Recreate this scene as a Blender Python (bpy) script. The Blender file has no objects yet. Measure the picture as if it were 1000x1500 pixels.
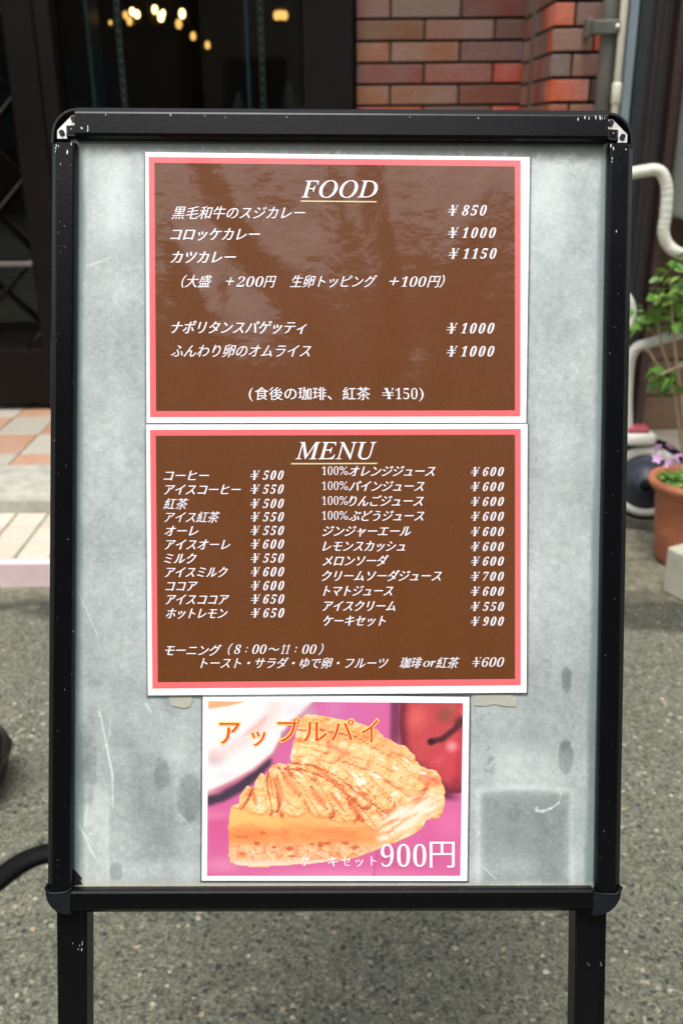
import bpy, bmesh, math, random
import numpy as np
from mathutils import Vector, Matrix
R = math.radians
random.seed(7); rng = np.random.default_rng(7)
sc = bpy.context.scene
COL = sc.collection

# ------------------------------------------------------------------ camera, sky, sun, exposure
CAM_H = 1.08; PITCH = R(21.7); ROLL = R(-0.5); F = 1400.0
ax_R = Vector((1, 0, 0)); ax_U = Vector((0, math.sin(PITCH), math.cos(PITCH))); ax_F = Vector((0, math.cos(PITCH), -math.sin(PITCH)))
CR = ax_R*math.cos(ROLL) + ax_U*math.sin(ROLL); CU = ax_U*math.cos(ROLL) - ax_R*math.sin(ROLL)
cam_d = bpy.data.cameras.new('camera'); cam = bpy.data.objects.new('camera', cam_d); COL.objects.link(cam)
cam.matrix_world = Matrix(((CR.x, CU.x, -ax_F.x, 0), (CR.y, CU.y, -ax_F.y, 0), (CR.z, CU.z, -ax_F.z, CAM_H), (0, 0, 0, 1)))
cam_d.sensor_fit = 'VERTICAL'; cam_d.sensor_height = 36; cam_d.lens = 33.6
cam_d.clip_start = 0.05; cam_d.clip_end = 300
cam_d.dof.use_dof = True; cam_d.dof.focus_distance = 0.752; cam_d.dof.aperture_fstop = 8.0
sc.camera = cam

SUN_EL, SUN_AZ = 72, 196      # soft light from above, behind the camera
world = bpy.data.worlds.new('World'); sc.world = world; world.use_nodes = True
wn = world.node_tree.nodes; wl = world.node_tree.links
sky = wn.new('ShaderNodeTexSky'); sky.sky_type = 'NISHITA'; sky.sun_disc = False
sky.sun_elevation = R(SUN_EL); sky.sun_rotation = R(SUN_AZ); sky.dust_density = 5.0; sky.air_density = 1.0; sky.ozone_density = 1.0
hs = wn.new('ShaderNodeHueSaturation'); hs.inputs['Saturation'].default_value = 0.32   # high thin overcast
wl.new(sky.outputs[0], hs.inputs['Color']); wl.new(hs.outputs[0], wn['Background'].inputs[0])
wn['Background'].inputs[1].default_value = 0.15
sun_d = bpy.data.lights.new('sun', 'SUN'); sun_d.energy = 0.85; sun_d.angle = R(24); sun_d.color = (1, 0.96, 0.9)
sun = bpy.data.objects.new('sun', sun_d); COL.objects.link(sun)
sdir = Vector((math.sin(R(SUN_AZ))*math.cos(R(SUN_EL)), math.cos(R(SUN_AZ))*math.cos(R(SUN_EL)), math.sin(R(SUN_EL))))
sun.rotation_euler = sdir.to_track_quat('Z', 'Y').to_euler()
sc.view_settings.view_transform = 'Standard'; sc.view_settings.look = 'None'
sc.view_settings.exposure = 0.93; sc.view_settings.gamma = 1.0
sc.cycles.max_bounces = 8; sc.cycles.transparent_max_bounces = 12

# ------------------------------------------------------------------ helpers
def ray(x, y): return ax_F + CR*((x-500)/F) + CU*((750-y)/F)
CAMP = Vector((0, 0, CAM_H))
def at(x, y, D):                      # where the line of sight meets the upright plane D metres away
    d = ray(x, y); return CAMP + d*(D/d.y)
def onz(x, y, z=0.0):                 # where it meets the level z
    d = ray(x, y); return CAMP + d*((z-CAM_H)/d.z)
def lin(c):
    return tuple(((v/255)/12.92 if v/255 <= 0.04045 else ((v/255+0.055)/1.055)**2.4) for v in c)

def tag(o, label=None, cat=None, group=None, kind=None):
    if label: o['label'] = label
    if cat: o['category'] = cat
    if group: o['group'] = group
    if kind: o['kind'] = kind
    return o
def empty(name, loc=(0, 0, 0), label=None, cat=None, group=None, parent=None):
    o = bpy.data.objects.new(name, None); COL.objects.link(o); o.location = loc; o.empty_display_size = 0.05
    if parent: o.parent = parent
    return tag(o, label, cat, group)
def link_mesh(name, me, parent=None, mat=None):
    if mat and not me.materials: me.materials.append(mat)
    o = bpy.data.objects.new(name, me); COL.objects.link(o)
    if parent:
        o.parent = parent
        if parent.type == 'EMPTY' or True:
            bpy.context.view_layer.update() if False else None
    return o
class MB:
    """collects shapes and links them as ONE mesh object"""
    def __init__(s): s.bm = bmesh.new()
    def box(s, c, size, rot=None, bevel=0.0, seg=2):
        M = Matrix.Translation(Vector(c)) @ (rot.to_4x4() if rot else Matrix()) @ Matrix.Diagonal((*size, 1))
        r = bmesh.ops.create_cube(s.bm, size=1, matrix=M)
        if bevel:
            ed = list({e for v in r['verts'] for e in v.link_edges})
            bmesh.ops.bevel(s.bm, geom=ed, offset=bevel, segments=seg, profile=0.5, affect='EDGES')
        return s
    def tube(s, pts, r, n=12, cap=True):
        pts = [Vector(p) for p in pts]; rs = r if isinstance(r, (list, tuple)) else [r]*len(pts)
        prev = None; rings = []
        for i, p in enumerate(pts):
            t = (pts[min(i+1, len(pts)-1)] - pts[max(i-1, 0)]).normalized()
            if prev is None:
                a = Vector((0, 0, 1)) if abs(t.z) < 0.9 else Vector((1, 0, 0)); u = t.cross(a).normalized()
            else: u = (prev - t*prev.dot(t)).normalized()
            prev = u; w = t.cross(u)
            rings.append([s.bm.verts.new(p + (u*math.cos(2*math.pi*k/n) + w*math.sin(2*math.pi*k/n))*rs[i]) for k in range(n)])
        for a, b in zip(rings, rings[1:]):
            for k in range(n): s.bm.faces.new((a[k], a[(k+1) % n], b[(k+1) % n], b[k])).smooth = True
        if cap: s.bm.faces.new(rings[0][::-1]); s.bm.faces.new(rings[-1])
        return s
    def lathe(s, prof, c=(0, 0, 0), n=40, rot=None):
        rings = []
        for r_, z in prof:
            ring = []
            for k in range(n):
                v = Vector((r_*math.cos(2*math.pi*k/n), r_*math.sin(2*math.pi*k/n), z))
                if rot: v = rot @ v
                ring.append(s.bm.verts.new(v + Vector(c)))
            rings.append(ring)
        for a, b in zip(rings, rings[1:]):
            for k in range(n): s.bm.faces.new((a[k], a[(k+1) % n], b[(k+1) % n], b[k])).smooth = True
        return s
    def prism(s, poly, y0, y1):       # poly in x,z extruded along y
        a = [s.bm.verts.new((x, y0, z)) for x, z in poly]; b = [s.bm.verts.new((x, y1, z)) for x, z in poly]
        n = len(poly)
        s.bm.faces.new(a); s.bm.faces.new(b[::-1])
        for k in range(n): s.bm.faces.new((a[k], b[k], b[(k+1) % n], a[(k+1) % n]))
        return s
    def quad(s, *p):
        s.bm.faces.new([s.bm.verts.new(q) for q in p]); return s
    def mesh(s, name):
        bmesh.ops.recalc_face_normals(s.bm, faces=s.bm.faces)
        me = bpy.data.meshes.new(name); s.bm.to_mesh(me); s.bm.free(); return me
    def build(s, name, mat, parent=None):
        return link_mesh(name, s.mesh(name), parent, mat)

# ------------------------------------------------------------------ materials
def nmat(name):
    m = bpy.data.materials.new(name); m.use_nodes = True
    return m, m.node_tree.nodes, m.node_tree.links, m.node_tree.nodes['Principled BSDF']
def mat(name, col, rough=0.6, metal=0.0, var=0.15, scale=8.0, bump=0.0, bscale=60.0, spec=0.5, srgb=True, coat=0.0, rvar=0.1):
    m, n, l, b = nmat(name)
    c = lin(col) if srgb else col
    tc = n.new('ShaderNodeTexCoord'); nz = n.new('ShaderNodeTexNoise'); nz.inputs['Scale'].default_value = scale; nz.inputs['Detail'].default_value = 8; nz.inputs['Roughness'].default_value = 0.65
    l.new(tc.outputs['Object'], nz.inputs['Vector'])
    mr = n.new('ShaderNodeMapRange'); mr.inputs[1].default_value = 0.25; mr.inputs[2].default_value = 0.75; mr.inputs[3].default_value = 1-var; mr.inputs[4].default_value = 1+var
    l.new(nz.outputs[0], mr.inputs[0])
    mx = n.new('ShaderNodeVectorMath'); mx.operation = 'SCALE'; mx.inputs[0].default_value = c; l.new(mr.outputs[0], mx.inputs['Scale'])
    l.new(mx.outputs[0], b.inputs['Base Color'])
    rr = n.new('ShaderNodeMapRange'); rr.inputs[3].default_value = max(0.02, rough-rvar); rr.inputs[4].default_value = min(1, rough+rvar); l.new(nz.outputs[0], rr.inputs[0]); l.new(rr.outputs[0], b.inputs['Roughness'])
    b.inputs['Metallic'].default_value = metal; b.inputs['Specular IOR Level'].default_value = spec
    if coat: b.inputs['Coat Weight'].default_value = coat; b.inputs['Coat Roughness'].default_value = 0.1
    if bump:
        n2 = n.new('ShaderNodeTexNoise'); n2.inputs['Scale'].default_value = bscale; n2.inputs['Detail'].default_value = 6; l.new(tc.outputs['Object'], n2.inputs['Vector'])
        bp = n.new('ShaderNodeBump'); bp.inputs['Strength'].default_value = bump; bp.inputs['Distance'].default_value = 0.002; l.new(n2.outputs[0], bp.inputs['Height']); l.new(bp.outputs[0], b.inputs['Normal'])
    return m
def sheet_mat(name, col=None, attr=None, wave=0.35, fine=0.12, spec=0.5, rough=0.2, coat=1.0, grain=0.04):
    """laminated print: print colour under a slightly buckled clear film"""
    m, n, l, b = nmat(name)
    tc = n.new('ShaderNodeTexCoord')
    if attr:
        a = n.new('ShaderNodeAttribute'); a.attribute_name = attr; base = a.outputs['Color']
    else:
        nz = n.new('ShaderNodeTexNoise'); nz.inputs['Scale'].default_value = 900; nz.inputs['Detail'].default_value = 2
        l.new(tc.outputs['Object'], nz.inputs['Vector'])
        mr = n.new('ShaderNodeMapRange'); mr.inputs[1].default_value = 0.3; mr.inputs[2].default_value = 0.7; mr.inputs[3].default_value = 1-grain; mr.inputs[4].default_value = 1+grain
        l.new(nz.outputs[0], mr.inputs[0])
        mx = n.new('ShaderNodeVectorMath'); mx.operation = 'SCALE'; mx.inputs[0].default_value = lin(col); l.new(mr.outputs[0], mx.inputs['Scale']); base = mx.outputs[0]
    l.new(base, b.inputs['Base Color'])
    b.inputs['Roughness'].default_value = 0.6; b.inputs['Specular IOR Level'].default_value = 0.2
    b.inputs['Coat Weight'].default_value = coat; b.inputs['Coat Roughness'].default_value = rough; b.inputs['Coat IOR'].default_value = 1.5
    n1 = n.new('ShaderNodeTexNoise'); n1.inputs['Scale'].default_value = 6.5; n1.inputs['Detail'].default_value = 1.2; n1.inputs['Distortion'].default_value = 0.8; mp = n.new('ShaderNodeMapping'); mp.inputs['Scale'].default_value = (1.5, 1.0, 0.6); l.new(tc.outputs['Object'], mp.inputs['Vector']); l.new(mp.outputs[0], n1.inputs['Vector'])
    n2 = n.new('ShaderNodeTexNoise'); n2.inputs['Scale'].default_value = 55; n2.inputs['Detail'].default_value = 3; l.new(tc.outputs['Object'], n2.inputs['Vector'])
    b1 = n.new('ShaderNodeBump'); b1.inputs['Strength'].default_value = wave; b1.inputs['Distance'].default_value = 0.03; l.new(n1.outputs[0], b1.inputs['Height'])
    b2 = n.new('ShaderNodeBump'); b2.inputs['Strength'].default_value = fine; b2.inputs['Distance'].default_value = 0.004; l.new(n2.outputs[0], b2.inputs['Height']); l.new(b1.outputs[0], b2.inputs['Normal'])
    l.new(b2.outputs[0], b.inputs['Coat Normal'])
    return m
def obj_color_mat(name, rough=0.55, mott=0.14, bump=0.25, sat=(0.85, 1.35)):
    """fired clay, base colour per piece"""
    m, n, l, b = nmat(name)
    oi = n.new('ShaderNodeObjectInfo'); tc = n.new('ShaderNodeTexCoord')
    add = n.new('ShaderNodeVectorMath'); add.operation = 'ADD'; cmb = n.new('ShaderNodeCombineXYZ')
    mu = n.new('ShaderNodeMath'); mu.operation = 'MULTIPLY'; mu.inputs[1].default_value = 40; l.new(oi.outputs['Random'], mu.inputs[0])
    l.new(mu.outputs[0], cmb.inputs[0]); l.new(mu.outputs[0], cmb.inputs[2]); l.new(tc.outputs['Object'], add.inputs[0]); l.new(cmb.outputs[0], add.inputs[1])
    n1 = n.new('ShaderNodeTexNoise'); n1.inputs['Scale'].default_value = 7; n1.inputs['Detail'].default_value = 2; l.new(add.outputs[0], n1.inputs['Vector'])
    n2 = n.new('ShaderNodeTexNoise'); n2.inputs['Scale'].default_value = 90; n2.inputs['Detail'].default_value = 6; l.new(add.outputs[0], n2.inputs['Vector'])
    hsv = n.new('ShaderNodeHueSaturation'); l.new(oi.outputs['Color'], hsv.inputs['Color'])
    r1 = n.new('ShaderNodeMapRange'); r1.inputs[1].default_value = 0.3; r1.inputs[2].default_value = 0.7; r1.inputs[3].default_value = sat[0]; r1.inputs[4].default_value = sat[1]; l.new(n1.outputs[0], r1.inputs[0]); l.new(r1.outputs[0], hsv.inputs['Saturation'])
    r2 = n.new('ShaderNodeMapRange'); r2.inputs[1].default_value = 0.25; r2.inputs[2].default_value = 0.75; r2.inputs[3].default_value = 1-mott; r2.inputs[4].default_value = 1+mott; l.new(n2.outputs[0], r2.inputs[0]); l.new(r2.outputs[0], hsv.inputs['Value'])
    l.new(hsv.outputs[0], b.inputs['Base Color']); b.inputs['Roughness'].default_value = rough
    bp = n.new('ShaderNodeBump'); bp.inputs['Strength'].default_value = bump; bp.inputs['Distance'].default_value = 0.002; l.new(n2.outputs[0], bp.inputs['Height']); l.new(bp.outputs[0], b.inputs['Normal'])
    return m
def glass_mat(name, tint=(0.9, 0.95, 0.95), rough=0.02):
    m = bpy.data.materials.new(name); m.use_nodes = True; n = m.node_tree.nodes; l = m.node_tree.links; n.clear()
    o = n.new('ShaderNodeOutputMaterial'); t = n.new('ShaderNodeBsdfTransparent'); t.inputs[0].default_value = (*tint, 1)
    g = n.new('ShaderNodeBsdfGlossy'); g.inputs['Roughness'].default_value = rough
    fr = n.new('ShaderNodeFresnel'); fr.inputs[0].default_value = 1.5; mx = n.new('ShaderNodeMixShader')
    l.new(fr.outputs[0], mx.inputs[0]); l.new(t.outputs[0], mx.inputs[1]); l.new(g.outputs[0], mx.inputs[2]); l.new(mx.outputs[0], o.inputs[0])
    return m
def asphalt_mat():
    m, n, l, b = nmat('old_asphalt')
    tc = n.new('ShaderNodeTexCoord'); P = tc.outputs['Object']
    def noise(s, d=6, rg=0.6):
        q = n.new('ShaderNodeTexNoise'); q.inputs['Scale'].default_value = s; q.inputs['Detail'].default_value = d; q.inputs['Roughness'].default_value = rg; l.new(P, q.inputs['Vector']); return q.outputs[0]
    def ramp(src, pts):
        r = n.new('ShaderNodeValToRGB'); e = r.color_ramp.elements
        while len(e) < len(pts): e.new(0.5)
        for i, (p, c) in enumerate(pts): e[i].position = p; e[i].color = (*c, 1)
        l.new(src, r.inputs[0]); return r
    def mixc(f, a, c, mode='MIX'):
        q = n.new('ShaderNodeMix'); q.data_type = 'RGBA'; q.blend_type = mode
        if isinstance(f, float): q.inputs[0].default_value = f
        else: l.new(f, q.inputs[0])
        l.new(a, q.inputs[6]); l.new(c, q.inputs[7]); return q.outputs[2]
    # distorted coordinates so stones are angular and uneven
    wob = n.new('ShaderNodeTexNoise'); wob.inputs['Scale'].default_value = 160; wob.inputs['Detail'].default_value = 2; l.new(P, wob.inputs['Vector'])
    sc_ = n.new('ShaderNodeVectorMath'); sc_.operation = 'MULTIPLY_ADD'; sc_.inputs[1].default_value = (0.006, 0.006, 0.0); l.new(wob.outputs['Color'], sc_.inputs[0]); l.new(P, sc_.inputs[2])
    def vor(s, feat='F1'):
        q = n.new('ShaderNodeTexVoronoi'); q.inputs['Scale'].default_value = s; q.feature = feat; l.new(sc_.outputs[0], q.inputs['Vector']); return q
    v1 = vor(130); v2 = vor(300); v3 = vor(75)
    sep = n.new('ShaderNodeSeparateColor'); l.new(v1.outputs['Color'], sep.inputs[0])
    sep2 = n.new('ShaderNodeSeparateColor'); l.new(v2.outputs['Color'], sep2.inputs[0])
    sep3 = n.new('ShaderNodeSeparateColor'); l.new(v3.outputs['Color'], sep3.inputs[0])
    c1 = ramp(sep.outputs[0], [(0.0, (0.035, 0.04, 0.04)), (0.25, (0.10, 0.105, 0.09)), (0.6, (0.17, 0.172, 0.135)), (0.9, (0.27, 0.268, 0.215)), (1.0, (0.42, 0.40, 0.33))])
    c2 = ramp(sep2.outputs[0], [(0.0, (0.07, 0.075, 0.07)), (0.5, (0.16, 0.16, 0.13)), (1.0, (0.27, 0.265, 0.215))])
    c3 = ramp(sep3.outputs[0], [(0.0, (0.035, 0.04, 0.045)), (0.12, (0.05, 0.055, 0.06)), (0.2, (0.15, 0.152, 0.125)), (0.86, (0.2, 0.198, 0.16)), (0.92, (0.42, 0.40, 0.34)), (0.97, (0.6, 0.56, 0.48)), (1.0, (0.5, 0.33, 0.2))])
    # sharp small stones only near each big cell centre
    near3 = n.new('ShaderNodeMapRange'); near3.inputs[1].default_value = 0.28; near3.inputs[2].default_value = 0.36; near3.inputs[3].default_value = 0.85; near3.inputs[4].default_value = 0.0; l.new(v3.outputs['Distance'], near3.inputs[0])
    near1 = n.new('ShaderNodeMapRange'); near1.inputs[1].default_value = 0.35; near1.inputs[2].default_value = 0.5; near1.inputs[3].default_value = 0.8; near1.inputs[4].default_value = 0.1; l.new(v1.outputs['Distance'], near1.inputs[0])
    base = mixc(near1.outputs[0], c2.outputs[0], c1.outputs[0]); base = mixc(near3.outputs[0], base, c3.outputs[0])
    big = ramp(noise(1.6, 6), [(0.3, (0.68, 0.69, 0.62)), (0.7, (0.94, 0.945, 0.86))])
    base = mixc(1.0, base, big.outputs[0], 'MULTIPLY')
    fine = ramp(noise(700, 3), [(0.3, (0.75, 0.75, 0.75)), (0.7, (1.25, 1.25, 1.22))]); base = mixc(1.0, base, fine.outputs[0], 'MULTIPLY')
    # silt and grime collected in the gutter by the building (beyond y = 2.05)
    sx = n.new('ShaderNodeSeparateXYZ'); l.new(P, sx.inputs[0])
    def math_(op, a_, b_=None, c_=None):
        q = n.new('ShaderNodeMath'); q.operation = op
        for i_, v_ in enumerate((a_, b_, c_)):
            if v_ is None: continue
            if isinstance(v_, (int, float)): q.inputs[i_].default_value = v_
            else: l.new(v_, q.inputs[i_])
        return q.outputs[0]
    def step_(src, lo, hi, o0=0.0, o1=1.0):
        q = n.new('ShaderNodeMapRange'); q.inputs[1].default_value = lo; q.inputs[2].default_value = hi; q.inputs[3].default_value = o0; q.inputs[4].default_value = o1; l.new(src, q.inputs[0]); return q.outputs[0]
    yy = math_('MULTIPLY_ADD', math_('SUBTRACT', noise(6, 5), 0.5), 0.22, sx.outputs[1])
    yd = math_('ADD', yy, step_(sx.outputs[0], 0.2, 0.95, 0.0, 0.20))       # older, darker strip, wider on the right
    silt = ramp(noise(22, 8, 0.7), [(0.36, (0.06, 0.06, 0.048)), (0.47, (0.15, 0.14, 0.10)), (0.58, (0.27, 0.24, 0.165)), (0.75, (0.40, 0.355, 0.25))])
    siltm = mixc(0.45, silt.outputs[0], base)
    dark_ = math_('MULTIPLY', step_(yd, 2.055, 2.085), step_(yy, 2.16, 2.20, 1.0, 0.35))
    dks = math_('SUBTRACT', 1.0, math_('MULTIPLY', dark_, 0.58))
    dv = n.new('ShaderNodeVectorMath'); dv.operation = 'SCALE'; l.new(base, dv.inputs[0]); l.new(dks, dv.inputs['Scale'])
    dmo = mixc(step_(yy, 2.10, 2.17), dv.outputs[0], siltm)
    dm = n.new('ShaderNodeVectorMath'); dm.operation = 'SCALE'; dm.inputs['Scale'].default_value = 1.0; l.new(dmo, dm.inputs[0])
    l.new(dm.outputs[0], b.inputs['Base Color']); b.inputs['Roughness'].default_value = 0.85; b.inputs['Specular IOR Level'].default_value = 0.3
    hsum = n.new('ShaderNodeMath'); hsum.operation = 'ADD'; l.new(near1.outputs[0], hsum.inputs[0]); l.new(noise(420, 4), hsum.inputs[1])
    bp = n.new('ShaderNodeBump'); bp.inputs['Strength'].default_value = 0.9; bp.inputs['Distance'].default_value = 0.0022; l.new(hsum.outputs[0], bp.inputs['Height']); l.new(bp.outputs[0], b.inputs['Normal'])
    return m

M = {}
M['black'] = mat('black_anodised_aluminium', (9, 10, 12), 0.24, 0.0, 0.12, 30, 0.05, 400, spec=0.22, rvar=0.06)
M['black_plastic'] = mat('black_moulded_plastic', (20, 23, 27), 0.42, 0.0, 0.15, 40, 0.1, 300, spec=0.25)
M['steel'] = mat('zinc_plated_steel', (205, 203, 196), 0.45, 0.6, 0.12, 120, 0.1, 300)
M['chip'] = mat('bare_metal_and_edge_highlight', (205, 208, 210), 0.4, 0.3, 0.1, 50)
M['paper'] = sheet_mat('laminated_white_paper', (243, 244, 248), wave=0.25)
M['pink'] = sheet_mat('laminated_pink_print', (228, 104, 108), wave=0.35)
M['brown'] = sheet_mat('laminated_brown_print', (98, 54, 19), wave=0.62, fine=0.2, rough=0.14, coat=1.0, grain=0.14)
M['ink_white'] = sheet_mat('white_lettering', (240, 240, 248), wave=0.3)
M['ink_shade'] = sheet_mat('mauve_letter_edge', (70, 44, 50), wave=0.3)
M['ink_cream'] = sheet_mat('cream_underline', (214, 196, 150), wave=0.3)
M['ink_red'] = sheet_mat('vermilion_lettering', (214, 72, 44), wave=0.3)
M['ink_yellow'] = sheet_mat('yellow_letter_outline', (252, 214, 120), wave=0.3)
M['pie'] = sheet_mat('printed_food_photograph', attr='paint', wave=0.25, rough=0.2)
M['film'] = glass_mat('clear_laminate_edge', (0.93, 0.95, 0.95), 0.12)
M['tape'] = mat('old_cream_tape', (168, 168, 154), 0.6, 0, 0.1, 60, 0.2, 200)
M['dark'] = mat('dark_painted_frame', (17, 16, 15), 0.5, 0, 0.2, 5, 0.05, 100, spec=0.2)
M['door'] = mat('dark_stained_timber', (20, 15, 13), 0.5, 0, 0.25, 6, 0.15, 60, spec=0.15)
M['room'] = mat('dim_interior_wall', (104, 96, 88), 0.8, 0, 0.3, 2)
M['mortar'] = mat('dark_recessed_mortar', (52, 44, 38), 0.9, 0, 0.3, 30, 0.6, 200)
M['brick'] = obj_color_mat('fired_brick_tile', 0.6, 0.24, 0.5, (0.7, 1.12))
M['tile'] = obj_color_mat('glazed_floor_tile', 0.5, 0.12, 0.12, (0.7, 0.95))
M['grout'] = mat('tile_grout', (150, 142, 122), 0.9, 0, 0.2, 30, 0.4, 150)
M['granite'] = mat('weathered_granite', (166, 164, 152), 0.75, 0, 0.35, 22, 0.5, 90)
M['pinkkerb'] = mat('pale_pink_edge_tile', (222, 200, 200), 0.6, 0, 0.08, 20, 0.15, 90)
M['glass'] = glass_mat('window_glass', (0.80, 0.86, 0.85), 0.0)
M['glassedge'] = mat('bluish_glass_edge', (140, 172, 190), 0.2, 0, 0.2, 10)
M['slotpost'] = mat('slotted_shelf_post', (205, 207, 200), 0.4, 0.5, 0.2, 60)
M['greypipe'] = mat('weathered_grey_downpipe', (98, 96, 90), 0.55, 0, 0.25, 9, 0.2, 60)
M['beigepipe'] = mat('aged_beige_pipe', (92, 84, 70), 0.6, 0, 0.3, 14, 0.3, 60)
M['creampipe'] = mat('cream_conduit', (206, 202, 180), 0.5, 0, 0.1, 10, 0.1, 60)
M['bluetrim'] = mat('blue_grey_metal_trim', (138, 152, 160), 0.45, 0, 0.1, 10)
M['galv'] = mat('galvanised_bracket', (112, 114, 104), 0.45, 0.5, 0.25, 30, 0.2, 90)
M['siding'] = mat('dark_brown_grey_siding', (58, 52, 52), 0.65, 0, 0.2, 14, 0.4, 260)
M['slate'] = mat('dark_slate_trim', (50, 56, 60), 0.55, 0, 0.2, 9)
M['rust'] = mat('dark_reddish_post', (62, 44, 38), 0.7, 0, 0.25, 10, 0.3, 60)
M['wood'] = mat('weathered_brown_board', (120, 96, 76), 0.8, 0, 0.3, 9, 0.4, 70)
M['acwhite'] = mat('pale_grey_green_casing', (168, 172, 160), 0.5, 0, 0.08, 5)
M['hosewhite'] = mat('off_white_duct_wrap', (205, 204, 190), 0.6, 0, 0.14, 25, 0.3, 60)
M['pvc'] = mat('white_pvc_tube', (214, 214, 204), 0.4, 0, 0.08, 10)
M['navy'] = mat('navy_plastic_disc', (42, 50, 64), 0.45, 0, 0.2, 12)
M['rubber'] = mat('black_rubber', (10, 10, 11), 0.7, 0, 0.2, 30, 0.3, 90, spec=0.15)
M['redcap'] = mat('faded_red_plastic', (176, 84, 92), 0.5, 0, 0.15, 12)
M['terracotta'] = mat('terracotta_clay', (158, 96, 66), 0.8, 0, 0.3, 14, 0.4, 90)
M['soil'] = mat('potting_soil', (48, 38, 30), 0.95, 0, 0.4, 60, 0.9, 80)
M['leaf'] = mat('fresh_green_leaf', (82, 124, 44), 0.5, 0, 0.3, 20, 0.1, 60)
M['leafy'] = mat('yellow_green_leaf', (134, 166, 78), 0.5, 0, 0.25, 20, 0.1, 60)
M['twig'] = mat('tan_bark_twig', (158, 138, 110), 0.8, 0, 0.2, 40, 0.3, 90)
M['petal'] = mat('mauve_pink_petal', (196, 150, 196), 0.6, 0, 0.15, 40)
M['concrete'] = mat('pale_concrete', (170, 168, 150), 0.85, 0, 0.14, 20, 0.5, 80)
M['slab'] = mat('grey_concrete_slab', (128, 122, 108), 0.85, 0, 0.25, 10, 0.5, 60)
M['vinyl'] = mat('black_vinyl_bag', (9, 9, 10), 0.3, 0, 0.3, 20, 0.6, 25, spec=0.22)
M['render'] = mat('pale_rendered_wall', (150, 142, 130), 0.85, 0, 0.12, 1.5)
M['brownrender'] = mat('tan_rendered_wall', (80, 70, 60), 0.85, 0, 0.12, 1.5)
M['farglass'] = mat('far_window_glass', (60, 70, 78), 0.15, 0, 0.2, 2)
M['brass'] = mat('brass_lamp_body', (120, 90, 46), 0.4, 0.6, 0.2, 30)
M['food'] = mat('pale_display_ware', (128, 130, 122), 0.5, 0, 0.2, 18)
em, n_, l_, b_ = nmat('warm_lit_bulb'); b_.inputs['Base Color'].default_value = (0, 0, 0, 1); b_.inputs['Emission Color'].default_value = (1.0, 0.62, 0.25, 1); b_.inputs['Emission Strength'].default_value = 5; M['bulb'] = em
em, n_, l_, b_ = nmat('dim_amber_bulb'); b_.inputs['Base Color'].default_value = (0, 0, 0, 1); b_.inputs['Emission Color'].default_value = (1.0, 0.5, 0.13, 1); b_.inputs['Emission Strength'].default_value = 1.1; M['bulb2'] = em

# ------------------------------------------------------------------ ground and porch
g = MB(); g.quad((-40, -40, 0), (40, -40, 0), (40, 30, 0), (-40, 30, 0)); o = g.build('ground', asphalt_mat()); tag(o, kind='structure')

def tri_box(name, x0, x1, y0, y1, z0, z1, m, bevel=0.0, parent=None, seg=2):
    return MB().box(((x0+x1)/2, (y0+y1)/2, (z0+z1)/2), (x1-x0, y1-y0, z1-z0), bevel=bevel, seg=seg).build(name, m, parent)
ZT, ZP = 0.067, 0.128
path = tri_box('tiled_path', -2.6, 0.62, 2.245, 2.70, -0.02, ZT-0.004, M['grout']); tag(path, kind='structure')
kerb = tri_box('kerb', -2.6, 0.62, 2.212, 2.243, -0.02, ZT, M['pinkkerb'], 0.003); tag(kerb, kind='structure')
tm = MB().box((0, 0, 0), (0.082, 0.098, 0.012), bevel=0.002, seg=1).mesh('path_tile')
tm.materials.append(M['tile'])
k = 0
ys = [2.295, 2.40, 2.505]
for j, yy in enumerate(ys):
    for i in range(38):
        x = -0.84 + 0.045 + (i-19)*0.09
        if x > 0.58 or x < -2.55: continue
        t = link_mesh('tile', tm, path); t.location = (x, yy, ZT-0.004 + random.uniform(-0.0006, 0.0006))
        v = random.uniform(0.92, 1.03); c = lin((200*v, 190*v, 168*v)); t.color = (*c, 1)
porch = tri_box('porch_floor', -2.6, 0.62, 2.81, 3.72, 0.0, ZP-0.004, M['grout']); tag(porch, kind='structure')
step = MB()
prof = [(2.556, ZT-0.03), (2.556, ZP-0.022), (2.562, ZP-0.010), (2.573, ZP-0.003), (2.588, ZP), (2.807, ZP), (2.807, -0.02)]
va = [step.bm.verts.new((-2.6, y, z)) for y, z in prof]; vb = [step.bm.verts.new((0.62, y, z)) for y, z in prof]
for q in range(len(prof)-1): step.bm.faces.new((va[q], va[q+1], vb[q+1], vb[q]))
step.bm.faces.new(va); step.bm.faces.new(vb[::-1])
o = step.build('granite_step', M['granite']); tag(o, kind='structure')
tm2 = MB().box((0, 0, 0), (0.146, 0.208, 0.012), bevel=0.0015, seg=1).mesh('porch_tile'); tm2.materials.append(M['tile'])
rows = [2.917-0.107, 2.917+0.107, 3.131+0.107-0.0, 3.345+0.107, 3.559+0.107]
rows = [2.813+0.0, 3.03, 3.245, 3.46]
tm3 = MB().box((0, 0, 0), (0.146, 0.100, 0.012), bevel=0.0015, seg=1).mesh('porch_tile'); tm3.materials.append(M['tile'])
for j, yy in enumerate([2.865, 3.026, 3.243, 3.46]):
    for i in range(-11, 11):
        x = -1.03 + 0.075 + i*0.15
        if x > 0.55 or x < -2.5: continue
        t = link_mesh('tile', tm3 if j == 0 else tm2, porch); t.location = (x, yy, ZP-0.005 + random.uniform(-0.0005, 0.0005))
        orange = (i + j) % 2 == 0
        v = random.uniform(0.93, 1.05); c = (172, 130, 98) if orange else (170, 164, 148)
        t.color = (*lin(tuple(q*v for q in c)), 1)

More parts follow.
